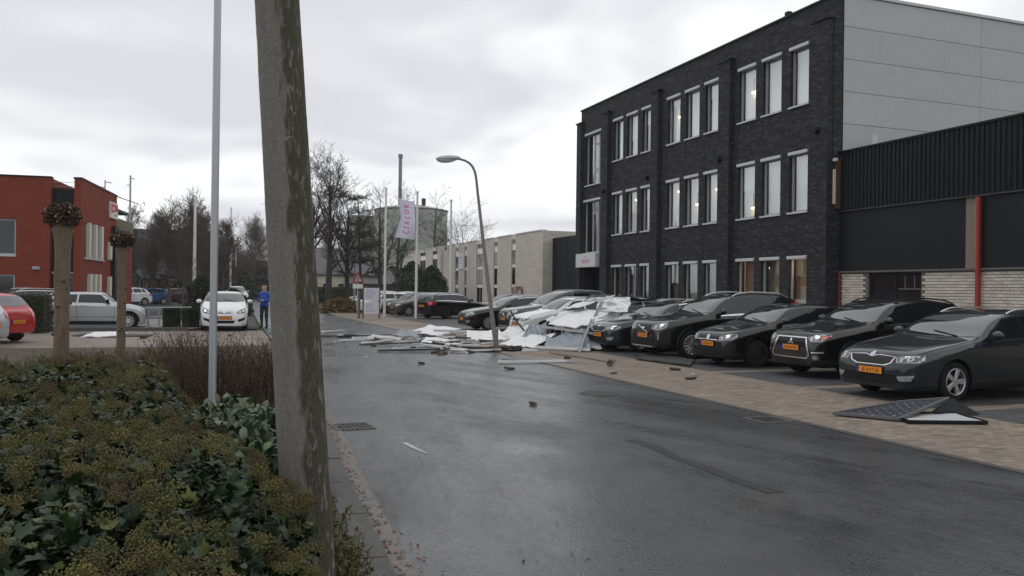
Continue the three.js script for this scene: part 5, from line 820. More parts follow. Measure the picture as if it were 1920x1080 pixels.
// ---------------------------------------------------------------- parked cars
const blueGrey = paint([0.010, 0.015, 0.021], 0.35), black = paint([0.004, 0.004, 0.0045], 0.2), white = paint([0.62, 0.63, 0.64], 0.0), silver = paint([0.42, 0.44, 0.46], 0.5), red = paint([0.36, 0.012, 0.016], 0.1), darkGrey = paint([0.05, 0.052, 0.055], 0.35), blue = paint([0.03, 0.09, 0.24], 0.3), navy = paint([0.01, 0.013, 0.02], 0.3);
const at = (spec, nose, z, turn) => { const c = Math.cos(turn), s = Math.sin(turn), h = spec.L / 2; return [nose + h * c, 0.012, z - h * s]; };
const rowOf = 'cars parked nose-out beside the office building';
buildCar(estate, 'estate_car', 'dark blue-grey estate car with silver roof rails behind the broken solar panels', blueGrey, at(estate, 10.25, -10.7, 0.05), 0.05, { plate: 'JF-517-N', rim: 'five', group: rowOf });
buildCar(suvB, 'crossover_car', 'black crossover with a large chrome-framed shield grille', black, at(suvB, 11.25, -13.9, 0.0), 0.0, { rim: 'pairs', group: rowOf, rail: trim });
buildCar(hatch, 'hatchback_car', 'small black hatchback on plain black steel wheels between two black SUVs', black, at(hatch, 11.0, -16.5, 0), 0, { rim: 'steel', group: rowOf });
buildCar(suvA, 'tall_car', 'black SUV with large rounded headlights and bright multi-spoke wheels', black, at(suvA, 10.65, -18.9, 0), 0, { rim: 'pairs', group: rowOf });
buildCar(estate, 'estate_car', 'dark blue-grey estate car just right of the wreckage', blueGrey, at(estate, 10.5, -21.2, 0), 0, { rim: 'five', group: rowOf });
buildCar(smallEstate, 'estate_car', 'small white estate car half buried under the fallen panels', white, at(smallEstate, 10.9, -24.1, 0), 0, { rim: 'five', group: rowOf });
buildCar(smallEstate, 'estate_car', 'small white estate car left of the wreckage with dark headlights', white, at(smallEstate, 10.3, -27.3, 0), 0, { rim: 'ten', group: rowOf });
buildCar(suvA, 'tall_car', 'dark SUV behind the leaning street lamp', darkGrey, at(suvA, 10.9, -30.2, 0), 0, { rim: 'pairs', group: rowOf });
buildCar(estate, 'estate_car', 'black estate car with nose out, left of the leaning street lamp', black, at(estate, 10.1, -33, 0), 0, { rim: 'pairs', group: rowOf });
const rowB = 'cars parked in front of the pale brick building';
buildCar(estate, 'estate_car', 'black estate car parked tail to the road with red tail light', black, [13.7, 0.012, -46.6], Math.PI + 0.42, { rim: 'steel', group: rowB });
[[hatch, 12.9, -50.6, darkGrey, 'dark grey hatchback directly left of the black estate'], [hatch, 13.0, -53.5, black, 'black hatchback second from the black estate'], [roundHatch, 12.8, -56.4, silver, 'silver hatchback behind the white flagpole'], [boxyThreeDoor, 11.6, -56.0, white, 'white car behind the notice board'], [roundHatch, 12.6, -62.2, silver, 'silver car with pale roof beyond the notice board'], [hatch, 13.0, -66, black, 'black car at the far left end of the row'], [estate, 13.6, -72, darkGrey, 'dark grey estate behind the far black car']].forEach(([s, x, z, p, l]) => buildCar(s, 'parked_car', l, p, [x, 0.012, z], 0.12, { group: rowB, rim: 'ten' }));
buildCar(hatch, 'parked_car', 'dark red car behind the black estate near the pale building', paint([0.07, 0.012, 0.012]), [18.4, 0.012, -50.5], 0.2, { group: rowB });
const rowL = 'cars in the car park on the left';
buildCar(roundHatch, 'hatchback_car', 'white hatchback facing us at the left road edge', white, [0.85, 0.012, -34.85], Math.PI / 2 - 0.03, { rim: 'ten', group: rowL });
buildCar(boxyThreeDoor, 'three_door_car', 'silver three-door car with flat roof parked side-on', silver, [-3.85, 0.012, -35.65], Math.PI, { rim: 'ten', group: rowL, mirror: trim });
buildCar(hatch, 'hatchback_car', 'red hatchback at the left edge showing its tail', red, [-6.6, 0.012, -27.9], Math.PI + Math.PI - 0.5, { group: rowL, rim: 'ten' });
buildCar(smallEstate, 'estate_car', 'silver car cut off by the left picture edge', silver, [-6.95, 0.012, -25.2], Math.PI - 0.35 + Math.PI, { group: rowL, rim: 'ten' });
buildCar(estate, 'estate_car', 'grey car behind the dark hedge block, before the red building', darkGrey, [-8.0, 0.012, -43.2], 0.5, { group: rowL });
buildCar(estate, 'estate_car', 'dark car at the near end of the far left row', darkGrey, [-7.9, 0.012, -72.6], 0.3, { group: rowL }); buildCar(roundHatch, 'hatchback_car', 'white hatchback showing its tail in the far left row', white, [-5.9, 0.012, -74.5], 0.55, { group: rowL }); buildCar(hatch, 'hatchback_car', 'blue hatchback in the far left row', blue, [-4.6, 0.012, -78], 0.45, { group: rowL }); buildCar(hatch, 'hatchback_car', 'dark red car at the end of the far left row', paint([0.05, 0.015, 0.015]), [-2.8, 0.012, -82], 0.4, { group: rowL });
{ const v = buildCar(suvA, 'van', 'white van parked far down the left roadside', white, [3.2, 0.012, -86], Math.PI / 2 + 0.05, {}); v.userData.category = 'van'; }

// ---------------------------------------------------------------- storm debris
const dirtTex = colorTex(512, 512, (u, v) => { const k = 1 - 0.22 * Math.max(0, pfbm(u, v, 5, 61)) - 0.3 * sstep(0.35, 0.6, pfbm(u, v, 12, 64)); return [k, k, k * 0.98]; }, 1.4, 1.4);
const sheetWhite = std([0.64, 0.65, 0.67], 0.42, { map: dirtTex }), sheetGrey = std([0.20, 0.225, 0.26], 0.4, { map: dirtTex, metalness: 0.25 }), railGrey = std([0.42, 0.43, 0.44], 0.45, { metalness: 0.4, map: dirtTex }), roofDark = std([0.03, 0.03, 0.032], 0.7, { bumpMap: grainTex, bumpScale: 0.01 }), woodBit = std([0.07, 0.055, 0.042], 0.9, { bumpMap: grainTex, bumpScale: 0.01 });
function quadSheet(a, b, c, d, th = 0.02, wob = 0.04, seed = 1, n = 14) { // corners in order around the sheet
  const A = V(...a), B = V(...b), C = V(...c), D = V(...d), N = B.clone().sub(A).cross(D.clone().sub(A)).normalize(), P = [], U = [], I = [], la = A.distanceTo(B), lb = A.distanceTo(D); if (N.y < 0) N.negate();
  for (const s of [1, 0]) for (let j = 0; j <= n; j++) for (let i = 0; i <= n; i++) {
    const u = i / n, v = j / n, p = A.clone().multiplyScalar((1 - u) * (1 - v)).addScaledVector(B, u * (1 - v)).addScaledVector(C, u * v).addScaledVector(D, (1 - u) * v);
    p.addScaledVector(N, wob * (fbm2(u * 1.6 + seed * 3.1, v * 1.6 - seed, 3) + 0.5 * Math.sin(u * 3.1 + seed) * Math.sin(v * 2.2)) + (s ? th : 0)); p.y = Math.max(p.y, 0.014 + (s ? th : 0)); P.push(p.x, p.y, p.z); U.push(u * la, v * lb);
  }
  const k = (n + 1) * (n + 1), id = (s, i, j) => (s ? 0 : k) + j * (n + 1) + i;
  for (let j = 0; j < n; j++) for (let i = 0; i < n; i++) { I.push(id(1, i, j), id(1, i + 1, j), id(1, i, j + 1), id(1, i + 1, j), id(1, i + 1, j + 1), id(1, i, j + 1)); I.push(id(0, i, j), id(0, i, j + 1), id(0, i + 1, j), id(0, i + 1, j), id(0, i, j + 1), id(0, i + 1, j + 1)); }
  for (let i = 0; i < n; i++) for (const [p, q, r, s] of [[i, 0, i + 1, 0], [i, n, i + 1, n], [0, i, 0, i + 1], [n, i, n, i + 1]]) I.push(id(1, p, q), id(0, p, q), id(1, r, s), id(0, p, q), id(0, r, s), id(1, r, s));
  const g = new THREE.BufferGeometry(); g.setAttribute('position', new THREE.Float32BufferAttribute(P, 3)); g.setAttribute('uv', new THREE.Float32BufferAttribute(U, 2)); g.setIndex(I); return toCreasedNormals(g, 0.6);
}
function beam(a, b, w, h) { // U-shaped metal rail
  const A = V(...a), B = V(...b), L = A.distanceTo(B), t = 0.006, s = new THREE.Shape([[-w / 2, 0], [w / 2, 0], [w / 2, h], [w / 2 - t, h], [w / 2 - t, t], [-w / 2 + t, t], [-w / 2 + t, h], [-w / 2, h]].map(([x, y]) => new THREE.Vector2(x, y))), g = new THREE.ExtrudeGeometry(s, { depth: L, bevelEnabled: false, steps: 6 });
  const p = g.attributes.position; for (let i = 0; i < p.count; i++) p.setX(i, p.getX(i) + 0.03 * Math.sin(p.getZ(i) / L * 3.1) * L / 2); g.computeVertexNormals();
  const m = new THREE.Matrix4().lookAt(B, A, V(0, 1, 0)); g.applyMatrix4(m); g.translate(A.x, A.y, A.z); return g;
}
const dg = 'torn-off roof panels and rails around the lamp';
const sh_ = (label, c, mat, th, wob, seed, name = 'torn_panel') => single(name, label, 'debris', quadSheet(...c, th, wob, seed), mat, [0, 0, 0], 0, dg);
const bm_ = (label, a, b, w, h, mat, name = 'metal_rail') => single(name, label, 'debris', beam(a, b, w, h), mat, [0, 0, 0], 0, dg);
sh_('large flat white panel tilted across the bonnet of the buried car', [[10.3, 0.62, -24.3], [10.36, 0.58, -22.4], [11.6, 1.0, -22.65], [11.7, 1.08, -24.95]], sheetWhite, 0.03, 0.03, 1);
sh_('white folded panel standing on the roof of the buried car', [[11.7, 1.05, -23.7], [12.2, 1.06, -22.6], [12.45, 1.52, -22.9], [11.75, 1.5, -23.7]], sheetWhite, 0.02, 0.10, 2);
sh_('long white panel lying against the lamp foot', [[8.3, 0.03, -23.4], [8.95, 0.02, -22.1], [10.45, 0.32, -24.0], [10.1, 0.34, -25.6]], sheetWhite, 0.025, 0.08, 3);
sh_('upright crumpled grey panel left of the wreck', [[9.3, 0.05, -24.4], [10.2, 0.05, -24.2], [10.3, 0.62, -24.5], [9.9, 0.62, -24.9]], sheetGrey, 0.015, 0.12, 4);
sh_('bent blue-grey sheet under the wreckage, nearest the road', [[9.3, 0.04, -22.2], [10.1, 0.03, -20.8], [10.6, 0.38, -22.0], [9.7, 0.36, -23.1]], sheetGrey, 0.01, 0.14, 5);
sh_('blue-grey sheet wedged before the dark estate', [[9.9, 0.04, -21.6], [10.5, 0.05, -20.9], [10.75, 0.55, -22.2], [10.1, 0.45, -22.9]], sheetGrey, 0.01, 0.13, 6);
sh_('dark sheet at the bottom of the wreckage', [[9.5, 0.03, -22.6], [10.7, 0.03, -20.6], [11.0, 0.12, -21.2], [10.0, 0.2, -23.4]], roofDark, 0.02, 0.1, 7);
sh_('torn white strip of sheet hanging over the buried bonnet', [[10.6, 0.7, -25.2], [10.5, 0.62, -24.6], [11.2, 1.0, -24.6], [11.3, 0.95, -25.3]], sheetWhite, 0.01, 0.18, 8);
sh_('ragged dark felt on the roof of the buried car', [[11.9, 1.46, -25.0], [12.0, 1.47, -23.3], [13.8, 1.5, -23.3], [13.6, 1.52, -25.0]], roofDark, 0.02, 0.16, 9);
sh_('white panel tilted up in the road left of the lamp', [[7.2, 0.03, -30.4], [7.9, 0.03, -28.2], [8.7, 0.28, -28.4], [8.2, 0.32, -30.9]], sheetWhite, 0.03, 0.07, 10);
sh_('small pale panel left of the tilted white one', [[6.2, 0.03, -28.8], [6.9, 0.03, -27.8], [7.3, 0.16, -28.6], [6.7, 0.2, -29.6]], sheetGrey, 0.015, 0.08, 11);
sh_('flat black panel in the empty bay before the two black cars', [[10.35, 0.03, -16.2], [10.05, 0.03, -18.2], [11.0, 0.05, -19.4], [11.2, 0.05, -17.3]], roofDark, 0.03, 0.03, 12);
sh_('pale panel lying face up on the paving by the silver car', [[-3.55, 0.03, -29.1], [-2.55, 0.03, -29.4], [-2.3, 0.1, -30.4], [-3.2, 0.12, -30.3]], sheetWhite, 0.03, 0.04, 13);
sh_('dark board partly under the pale panel by the silver car', [[-3.9, 0.02, -30.1], [-1.6, 0.02, -29.6], [-1.5, 0.04, -30.3], [-3.7, 0.04, -30.7]], roofDark, 0.02, 0.02, 14);
bm_('white strip lying across the road, left end of the debris', [4.55, 0.02, -25.1], [6.0, 0.02, -25.5], 0.16, 0.05, sheetWhite);
bm_('white strip pointing at the lamp foot', [6.05, 0.02, -24.3], [6.75, 0.02, -21.6], 0.16, 0.05, sheetWhite);
bm_('long white rail along the back of the debris', [7.6, 0.2, -28.2], [10.6, 0.1, -28.4], 0.12, 0.08, sheetWhite);
bm_('grey rail resting on the panels before the dark estate', [9.8, 0.55, -23.6], [10.7, 0.42, -20.9], 0.1, 0.06, railGrey);
bm_('diagonal grey rail leaning at the right end of the wreckage', [9.7, 0.03, -20.7], [10.9, 0.85, -22.3], 0.08, 0.06, railGrey);
bm_('upright bent rail at the corner of the buried car', [11.0, 0.5, -22.75], [11.55, 1.35, -23.0], 0.09, 0.05, railGrey);
bm_('thin dark rod propped on the white estate', [9.9, 0.35, -25.4], [10.3, 0.95, -27.8], 0.04, 0.04, roofDark);
bm_('grey rail at the kerb in front of the lamp, upper one', [6.9, 0.02, -19.2], [8.2, 0.02, -17.7], 0.12, 0.05, railGrey);
bm_('white rail at the kerb in front of the lamp, lower one', [6.4, 0.02, -18.0], [8.15, 0.02, -17.85], 0.1, 0.05, sheetWhite);
bm_('pale beam lying on the beige paving before the black SUV', [8.8, 0.02, -20.6], [9.15, 0.02, -17.6], 0.14, 0.06, std([0.30, 0.27, 0.23], 0.8));
bm_('broken end of the pale beam on the beige paving', [9.15, 0.03, -17.75], [8.55, 0.05, -16.7], 0.08, 0.06, woodBit); 
bm_('white rail under the wreckage along the paving', [8.95, 0.04, -22.0], [10.0, 0.04, -20.75], 0.12, 0.07, sheetWhite);
for (const [i, [a, b, m, l]] of [[[4.3, 0.02, -28.2], [6.3, 0.02, -29.0], roofDark, 'dark slat at the back of the left stack'], [[4.7, 0.02, -27.6], [6.2, 0.02, -28.2], sheetWhite, 'pale slat in the middle of the left stack'], [[4.6, 0.05, -28.7], [6.0, 0.03, -27.4], roofDark, 'dark slat lying askew on the left stack'], [[5.0, 0.02, -26.8], [6.8, 0.02, -27.0], railGrey, 'grey slat at the front of the left stack'], [[5.4, 0.02, -24.0], [6.2, 0.02, -23.9], railGrey, 'short grey slat in the road below the stack'], [[6.8, 0.02, -25.9], [8.0, 0.06, -24.4], railGrey, 'grey slat among the rubble left of the lamp'], [[6.7, 0.02, -23.6], [7.7, 0.03, -23.4], sheetWhite, 'short white slat just left of the lamp foot'], [[6.5, 0.03, -26.4], [7.8, 0.12, -26.2], sheetWhite, 'white slat lying in the middle of the rubble'], [[6.9, 0.02, -22.0], [7.6, 0.02, -21.2], woodBit, 'brown splintered slat in front of the lamp foot'], [[7.0, 0.04, -27.6], [8.1, 0.1, -25.6], woodBit, 'brown batten crossing the rubble behind the lamp']].entries()) bm_(l, a, b, 0.13 + 0.02 * (i % 3), 0.05, m, 'roof_slat');
for (const [l, c, m, w, s] of [
  ['broad white sheet flat on the road just left of the lamp', [[6.3, 0.03, -24.9], [7.4, 0.03, -23.9], [7.7, 0.08, -25.2], [6.8, 0.1, -26.2]], sheetWhite, 0.05, 21],
  ['white sheet arched up behind the lamp foot', [[8.2, 0.03, -26.2], [9.2, 0.03, -25.2], [9.4, 0.34, -26.4], [8.5, 0.3, -27.2]], sheetWhite, 0.1, 22],
  ['white sheet leaning on the bumper of the left white estate', [[9.3, 0.03, -26.6], [9.9, 0.04, -25.3], [10.3, 0.5, -25.6], [9.9, 0.45, -26.9]], sheetWhite, 0.08, 23],
  ['white sheet lying on the roof of the buried car', [[11.2, 1.1, -25.3], [11.3, 1.14, -24.2], [12.6, 1.52, -24.2], [12.5, 1.5, -25.2]], sheetWhite, 0.06, 24],
  ['narrow white sheet bridging the bonnet of the dark estate', [[10.6, 0.66, -22.4], [10.9, 0.76, -21.3], [11.2, 0.86, -21.4], [10.95, 0.82, -22.6]], sheetWhite, 0.06, 25],
  ['pale grey sheet in the road between the slats and the lamp', [[5.0, 0.03, -27.2], [6.0, 0.03, -26.3], [6.3, 0.06, -27.3], [5.4, 0.08, -28.0]], railGrey, 0.06, 26]]) sh_(l, c, m, 0.015, w, s);
{ // more thin strips thrown over the road and against the wreck
  const rnd = mulberry(515), looks = [[sheetWhite, 'white'], [railGrey, 'grey'], [roofDark, 'black'], [sheetWhite, 'short white'], [woodBit, 'brown']], where = [['beyond the left stack of slats', 4.0, -30.5, 1.6], ['between the left stack and the lamp', 6.0, -26.0, 1.5], ['just behind the lamp foot', 7.6, -24.6, 1.0], ['at the front edge of the rubble', 6.2, -22.4, 1.2], ['before the buried car', 9.4, -23.6, 0.9]];
  for (const [place, x, z, s] of where) for (const [k, [m, c]] of looks.entries()) { const a = rnd() * 1.2 - 0.6 + (rnd() < 0.25 ? 1.2 : 0), l = 0.7 + 1.1 * rnd(), cx = x + (rnd() - 0.5) * 2 * s, cz = z + (rnd() - 0.5) * 2.4 * s, y = 0.02 + 0.12 * rnd() * rnd(); bm_('narrow ' + c + ' strip ' + place, [cx - Math.cos(a) * l / 2, 0.02, cz - Math.sin(a) * l / 2], [cx + Math.cos(a) * l / 2, y, cz + Math.sin(a) * l / 2], 0.06 + 0.09 * rnd(), 0.04, m, 'thin_strip'); }
}
{
  const rnd = mulberry(303), kinds = Array.from({ length: 4 }, (_, i) => { const g = rbox(0.16 + 0.06 * i, 0.04 + 0.015 * i, 0.1, 0.012, 1), p = g.attributes.position; for (let k = 0; k < p.count; k++) { const n = 1 + 0.35 * n3(p.getX(k) * 9 + i * 4, p.getY(k) * 9, p.getZ(k) * 9); p.setXYZ(k, p.getX(k) * n, p.getY(k) * n, p.getZ(k) * n); } g.computeVertexNormals(); return boxUV(g); }), mats = [roofDark, roofDark, woodBit, railGrey];
  const spots = [[3.73, -20], [6.15, -16.6], [4.6, -11.4], [4.64, -18.2], [4.06, -28.9], [4.45, -28.5], [3.6, -28.2], [4.67, -24], [3.9, -26], [5.5, -22.6], [3.3, -30], [-1.7, -28.6], [-0.6, -30.4], [0.4, -29.2], [0.9, -29.8], [1.3, -28.4], [7.9, -15.2], [8.9, -13.9], [9.6, -15.6], [8.5, -18.8], [9.4, -14.6]];
  for (let i = 0; i < 60; i++) spots.push([4.6 + 4.2 * rnd() + 0.8 * rnd(), -20.8 - 8.2 * rnd()]);
  let mi = 0; const fragLabel = (k, x, z) => ['black', 'black', 'brown', 'grey'][k] + ' roofing fragment ' + (x > 7.45 ? 'on the beige paving' : x < 2 ? 'on the brown paving at left' : z > -20.7 ? 'alone on the asphalt nearer the camera' : x > 6.4 ? 'in the rubble left of the lamp foot' : z < -25.5 ? 'among the slats far left in the rubble' : 'on the asphalt before the slats');
  spots.forEach(([x, z], i) => { const m = single('roof_fragment', fragLabel(mi = Math.floor(rnd() * 4), x, z), 'debris', kinds[i % 4], mats[mi], [x, 0.03, z], rnd() * 6.28, 'scattered roofing fragments'); const s = i < 21 ? 0.5 + 0.4 * rnd() : 0.7 + 0.9 * rnd(); m.scale.setScalar(s); m.rotation.z = (rnd() - 0.5) * 0.3; });
}
// broken solar panels on the paving
{
  const cells = canvasTex(512, 768, (c, w, h) => { c.fillStyle = '#15171d'; c.fillRect(0, 0, w, h); const nx = 6, ny = 9; for (let j = 0; j < ny; j++) for (let i = 0; i < nx; i++) { const x = i * w / nx, y = j * h / ny, a = w / nx, b = h / ny; c.fillStyle = ['#1f222c', '#1b1e27', '#242832'][(i * 3 + j * 5) % 3]; c.fillRect(x + 2, y + 2, a - 4, b - 4); c.fillStyle = '#8d93a3'; for (const [px, py] of [[x, y], [x + a, y], [x, y + b], [x + a, y + b]]) { c.save(); c.translate(px, py); c.rotate(Math.PI / 4); c.fillRect(-9, -9, 18, 18); c.restore(); } c.fillStyle = '#4c5368'; for (const k of [0.33, 0.67]) c.fillRect(x + a * k - 1, y, 2, b); } });
  const make = (label, cs, face, under, bars, th) => { // a twisted panel: laminate between four frame bars
    const t = thing('solar_panel', label, 'solar panel'), g = quadSheet(...cs, 0.006, 0.012, 3, 16), la = V(...cs[0]).distanceTo(V(...cs[1])), lb = V(...cs[0]).distanceTo(V(...cs[3])), q = g.clone(), uv = q.attributes.uv; for (let i = 0; i < uv.count; i++) uv.setXY(i, uv.getX(i) / la, uv.getY(i) / lb);
    part(t, 'laminate', q, face); for (let i = 0; i < 4; i++) { const a = V(...cs[i]), b = V(...cs[(i + 1) % 4]), m = new THREE.Matrix4().lookAt(b, a, V(0, 1, 0)), bar = rbox(0.03, 0.042, a.distanceTo(b), 0.004, 1); bar.applyMatrix4(m); const c = a.clone().lerp(b, 0.5); bar.translate(c.x, c.y + 0.006, c.z); part(t, 'frame_bar', bar, bars); }
    return t;
  };
  const frameM = std([0.14, 0.14, 0.145], 0.5, { metalness: 0.5 });
  make('solar panel with dark blue cells propped up on the paving', [[8.25, 0.035, -9.28], [8.74, 0.035, -8.6], [10.11, 0.21, -9.04], [9.67, 0.13, -9.43]], phys(0xffffff, 0.42, { map: cells, specularIntensity: 0.5 }), sheetWhite, frameM);
  make('second solar panel lying white underside up beneath the propped one', [[8.72, 0.03, -8.42], [9.7, 0.03, -8.07], [9.98, 0.035, -8.8], [9.05, 0.035, -9.05]], std([0.42, 0.43, 0.45], 0.5, { map: dirtTex }), sheetWhite, blackMetal);
  single('mounting_wedge', 'black triangular sheet folded down under the propped solar panel', 'bracket', quadSheet([9.55, 0.02, -8.9], [10.33, 0.02, -8.72], [10.13, 0.21, -8.99], [10.06, 0.205, -9.0], 0.012, 0.004, 5), blackMetal);
}

// ---------------------------------------------------------------- foreground planting
const ivyLeaf = (() => { // five-lobed leaf, about unit size, folded along the midrib
  const s = new THREE.Shape(), pts = [[0, -0.42], [0.2, -0.46], [0.42, -0.22], [0.26, -0.08], [0.34, 0.16], [0.12, 0.14], [0, 0.52], [-0.12, 0.14], [-0.34, 0.16], [-0.26, -0.08], [-0.42, -0.22], [-0.2, -0.46]]; s.moveTo(...pts[0]); pts.slice(1).forEach((p) => s.lineTo(...p)); s.closePath();
  const g = new THREE.ShapeGeometry(s), p = g.attributes.position; for (let i = 0; i < p.count; i++) p.setZ(i, 0.35 * Math.abs(p.getX(i)) - 0.3 * p.getY(i) * p.getY(i)); g.computeVertexNormals(); return g;
})();
const oval = (() => { const s = new THREE.Shape(); s.moveTo(0, -0.5); s.bezierCurveTo(0.34, -0.3, 0.3, 0.25, 0, 0.55); s.bezierCurveTo(-0.3, 0.25, -0.34, -0.3, 0, -0.5); const g = new THREE.ShapeGeometry(s, 5), p = g.attributes.position; for (let i = 0; i < p.count; i++) p.setZ(i, 0.5 * Math.abs(p.getX(i)) - 0.35 * p.getY(i) * p.getY(i)); g.computeVertexNormals(); return g; })();
const glossLeaf = phys(0xffffff, 0.45, { side: THREE.DoubleSide, specularIntensity: 0.6 }), dryMat = std(0xffffff, 0.9, { side: THREE.DoubleSide });
const umbel = (() => { // fruiting head: thin rays ending in small berries
  const rnd = mulberry(8), gs = [];
  for (let i = 0; i < 26; i++) { const a = i * 2.39996, el = Math.acos(1 - 1.25 * (i + 0.5) / 26), d = V(Math.sin(el) * Math.cos(a), Math.cos(el), Math.sin(el) * Math.sin(a)), e = d.clone().multiplyScalar(0.42 + 0.08 * rnd()); gs.push(rod(V(0, 0, 0), e, 0.012, 0.012, 3)); const s = new THREE.OctahedronGeometry(0.062, 0); s.translate(e.x, e.y, e.z); gs.push(s); }
  gs.push(rod(V(0, -0.9, 0), V(0, 0, 0), 0.024, 0.018, 4)); const g = merge(gs.map((q) => { q.deleteAttribute('uv'); return q; })); return g;
})();
{
  const hedge = thing('ivy_hedge', 'mound of mature ivy with brown berry heads filling the foreground', 'hedge'), rnd = mulberry(55);
  const hAt = (x, z) => { const d = -z; let h = 1.0 + 0.16 * fbm2(x * 0.9 + 4, z * 0.8, 4) + 0.05 * n2(x * 4, z * 4); h -= 0.34 * sstep(0.05, 0.45, x - 0.02 * (d - 4)); h -= 0.55 * sstep(7.4, 9.6, d) ; h -= 0.55 * sstep(-0.45, 0.2, x) * sstep(3.6, 5.8, d); h -= 0.12 * sstep(3.2, 2.0, d); return Math.max(0.12, h); };
  const spot = (deep) => { const d = 1.5 + 8.3 * Math.pow(rnd(), 1.25), lo = -0.28 * d - 0.7, hi = Math.min(0.46, 0.10 * d + 0.10); const x = lerp(lo, hi, rnd()), z = -d, h = hAt(x, z); return [x, h - deep * Math.pow(rnd(), 1.6), z, h]; };
  leafCloud(hedge, 'foliage', ivyLeaf, glossLeaf, 44000, (o) => { const [x, y, z] = spot(0.55); o.position.set(x, y, z); o.rotation.set(-1.0 + (rnd() - 0.5) * 1.7, (rnd() - 0.5) * 6.2, (rnd() - 0.5) * 1.4, 'YXZ'); o.scale.setScalar(0.034 + 0.05 * Math.pow(rnd(), 1.6)); }, () => { const k = 0.5 + 0.9 * rnd(), q = rnd(); return q < 0.05 ? [0.065 * k, 0.08 * k, 0.016 * k] : q < 0.3 ? [0.020 * k, 0.038 * k, 0.009 * k] : [0.011 * k, 0.027 * k, 0.008 * k]; });
  leafCloud(hedge, 'berry_heads', umbel, dryMat, 4000, (o) => { const [x, y, z, h] = spot(0.0); const cl = n2(x * 1.7 + 7, z * 1.5); o.position.set(x, h + 0.03 + 0.06 * rnd() - (cl < -0.1 ? 0.3 : 0), z); o.rotation.set((rnd() - 0.5) * 1.1, rnd() * 6.28, (rnd() - 0.5) * 1.1); o.scale.setScalar((0.045 + 0.04 * rnd()) * (cl < -0.2 ? 0.5 : 1)); }, () => { const k = 0.7 + 0.6 * rnd(); return rnd() < 0.55 ? [0.095 * k, 0.088 * k, 0.024 * k] : [0.075 * k, 0.058 * k, 0.022 * k]; });
  const st = []; for (let i = 0; i < 260; i++) { const [x, y, z, h] = spot(0); st.push(rod(V(x + (rnd() - 0.5) * 0.3, h - 0.6, z + (rnd() - 0.5) * 0.3), V(x, h - 0.02, z), 0.008, 0.004, 4)); } const sm = part(hedge, 'stems', merge(st), std([0.07, 0.06, 0.03], 0.9)); sm.userData.kind = 'stuff';
  // inner mass of old wood so that no light leaks through
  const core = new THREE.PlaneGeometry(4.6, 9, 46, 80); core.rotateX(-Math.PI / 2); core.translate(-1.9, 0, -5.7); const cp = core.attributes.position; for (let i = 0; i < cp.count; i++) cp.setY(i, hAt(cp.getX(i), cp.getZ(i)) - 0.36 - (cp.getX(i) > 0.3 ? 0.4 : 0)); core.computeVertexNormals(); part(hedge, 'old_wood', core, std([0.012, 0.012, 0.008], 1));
  // a shinier evergreen at the flagpole
  const lg = thing('laurel_shrub', 'pale glossy-leaved shrub at the foot of the aluminium flagpole', 'shrub', [0.0, 0, -7.3]); lg.scale.set(1.1, 1.28, 1.25);
  part(lg, 'stem', merge([rod(V(0, 0, 0), V(0.1, 0.36, 0), 0.012), rod(V(0.1, 0, 0.2), V(0.35, 0.34, 0.3), 0.01), rod(V(-0.1, 0, 0.1), V(-0.2, 0.36, 0.2), 0.01)]), barkBrown);
  leafCloud(lg, 'foliage', oval, glossLeaf, 2300, (o) => { const a = rnd() * 6.28, r = Math.sqrt(rnd()); o.position.set(0.2 + Math.cos(a) * r * 0.62, 0.08 + 0.5 * rnd() * (1.15 - r * 0.5), 0.1 + Math.sin(a) * r * 0.9); o.rotation.set(-0.9 + (rnd() - 0.5) * 1.6, rnd() * 6.28, (rnd() - 0.5) * 1.2, 'YXZ'); o.scale.setScalar(0.07 + 0.05 * rnd()); }, () => { const k = 0.6 + 0.8 * rnd(); return [0.055 * k, 0.085 * k, 0.042 * k]; });
}
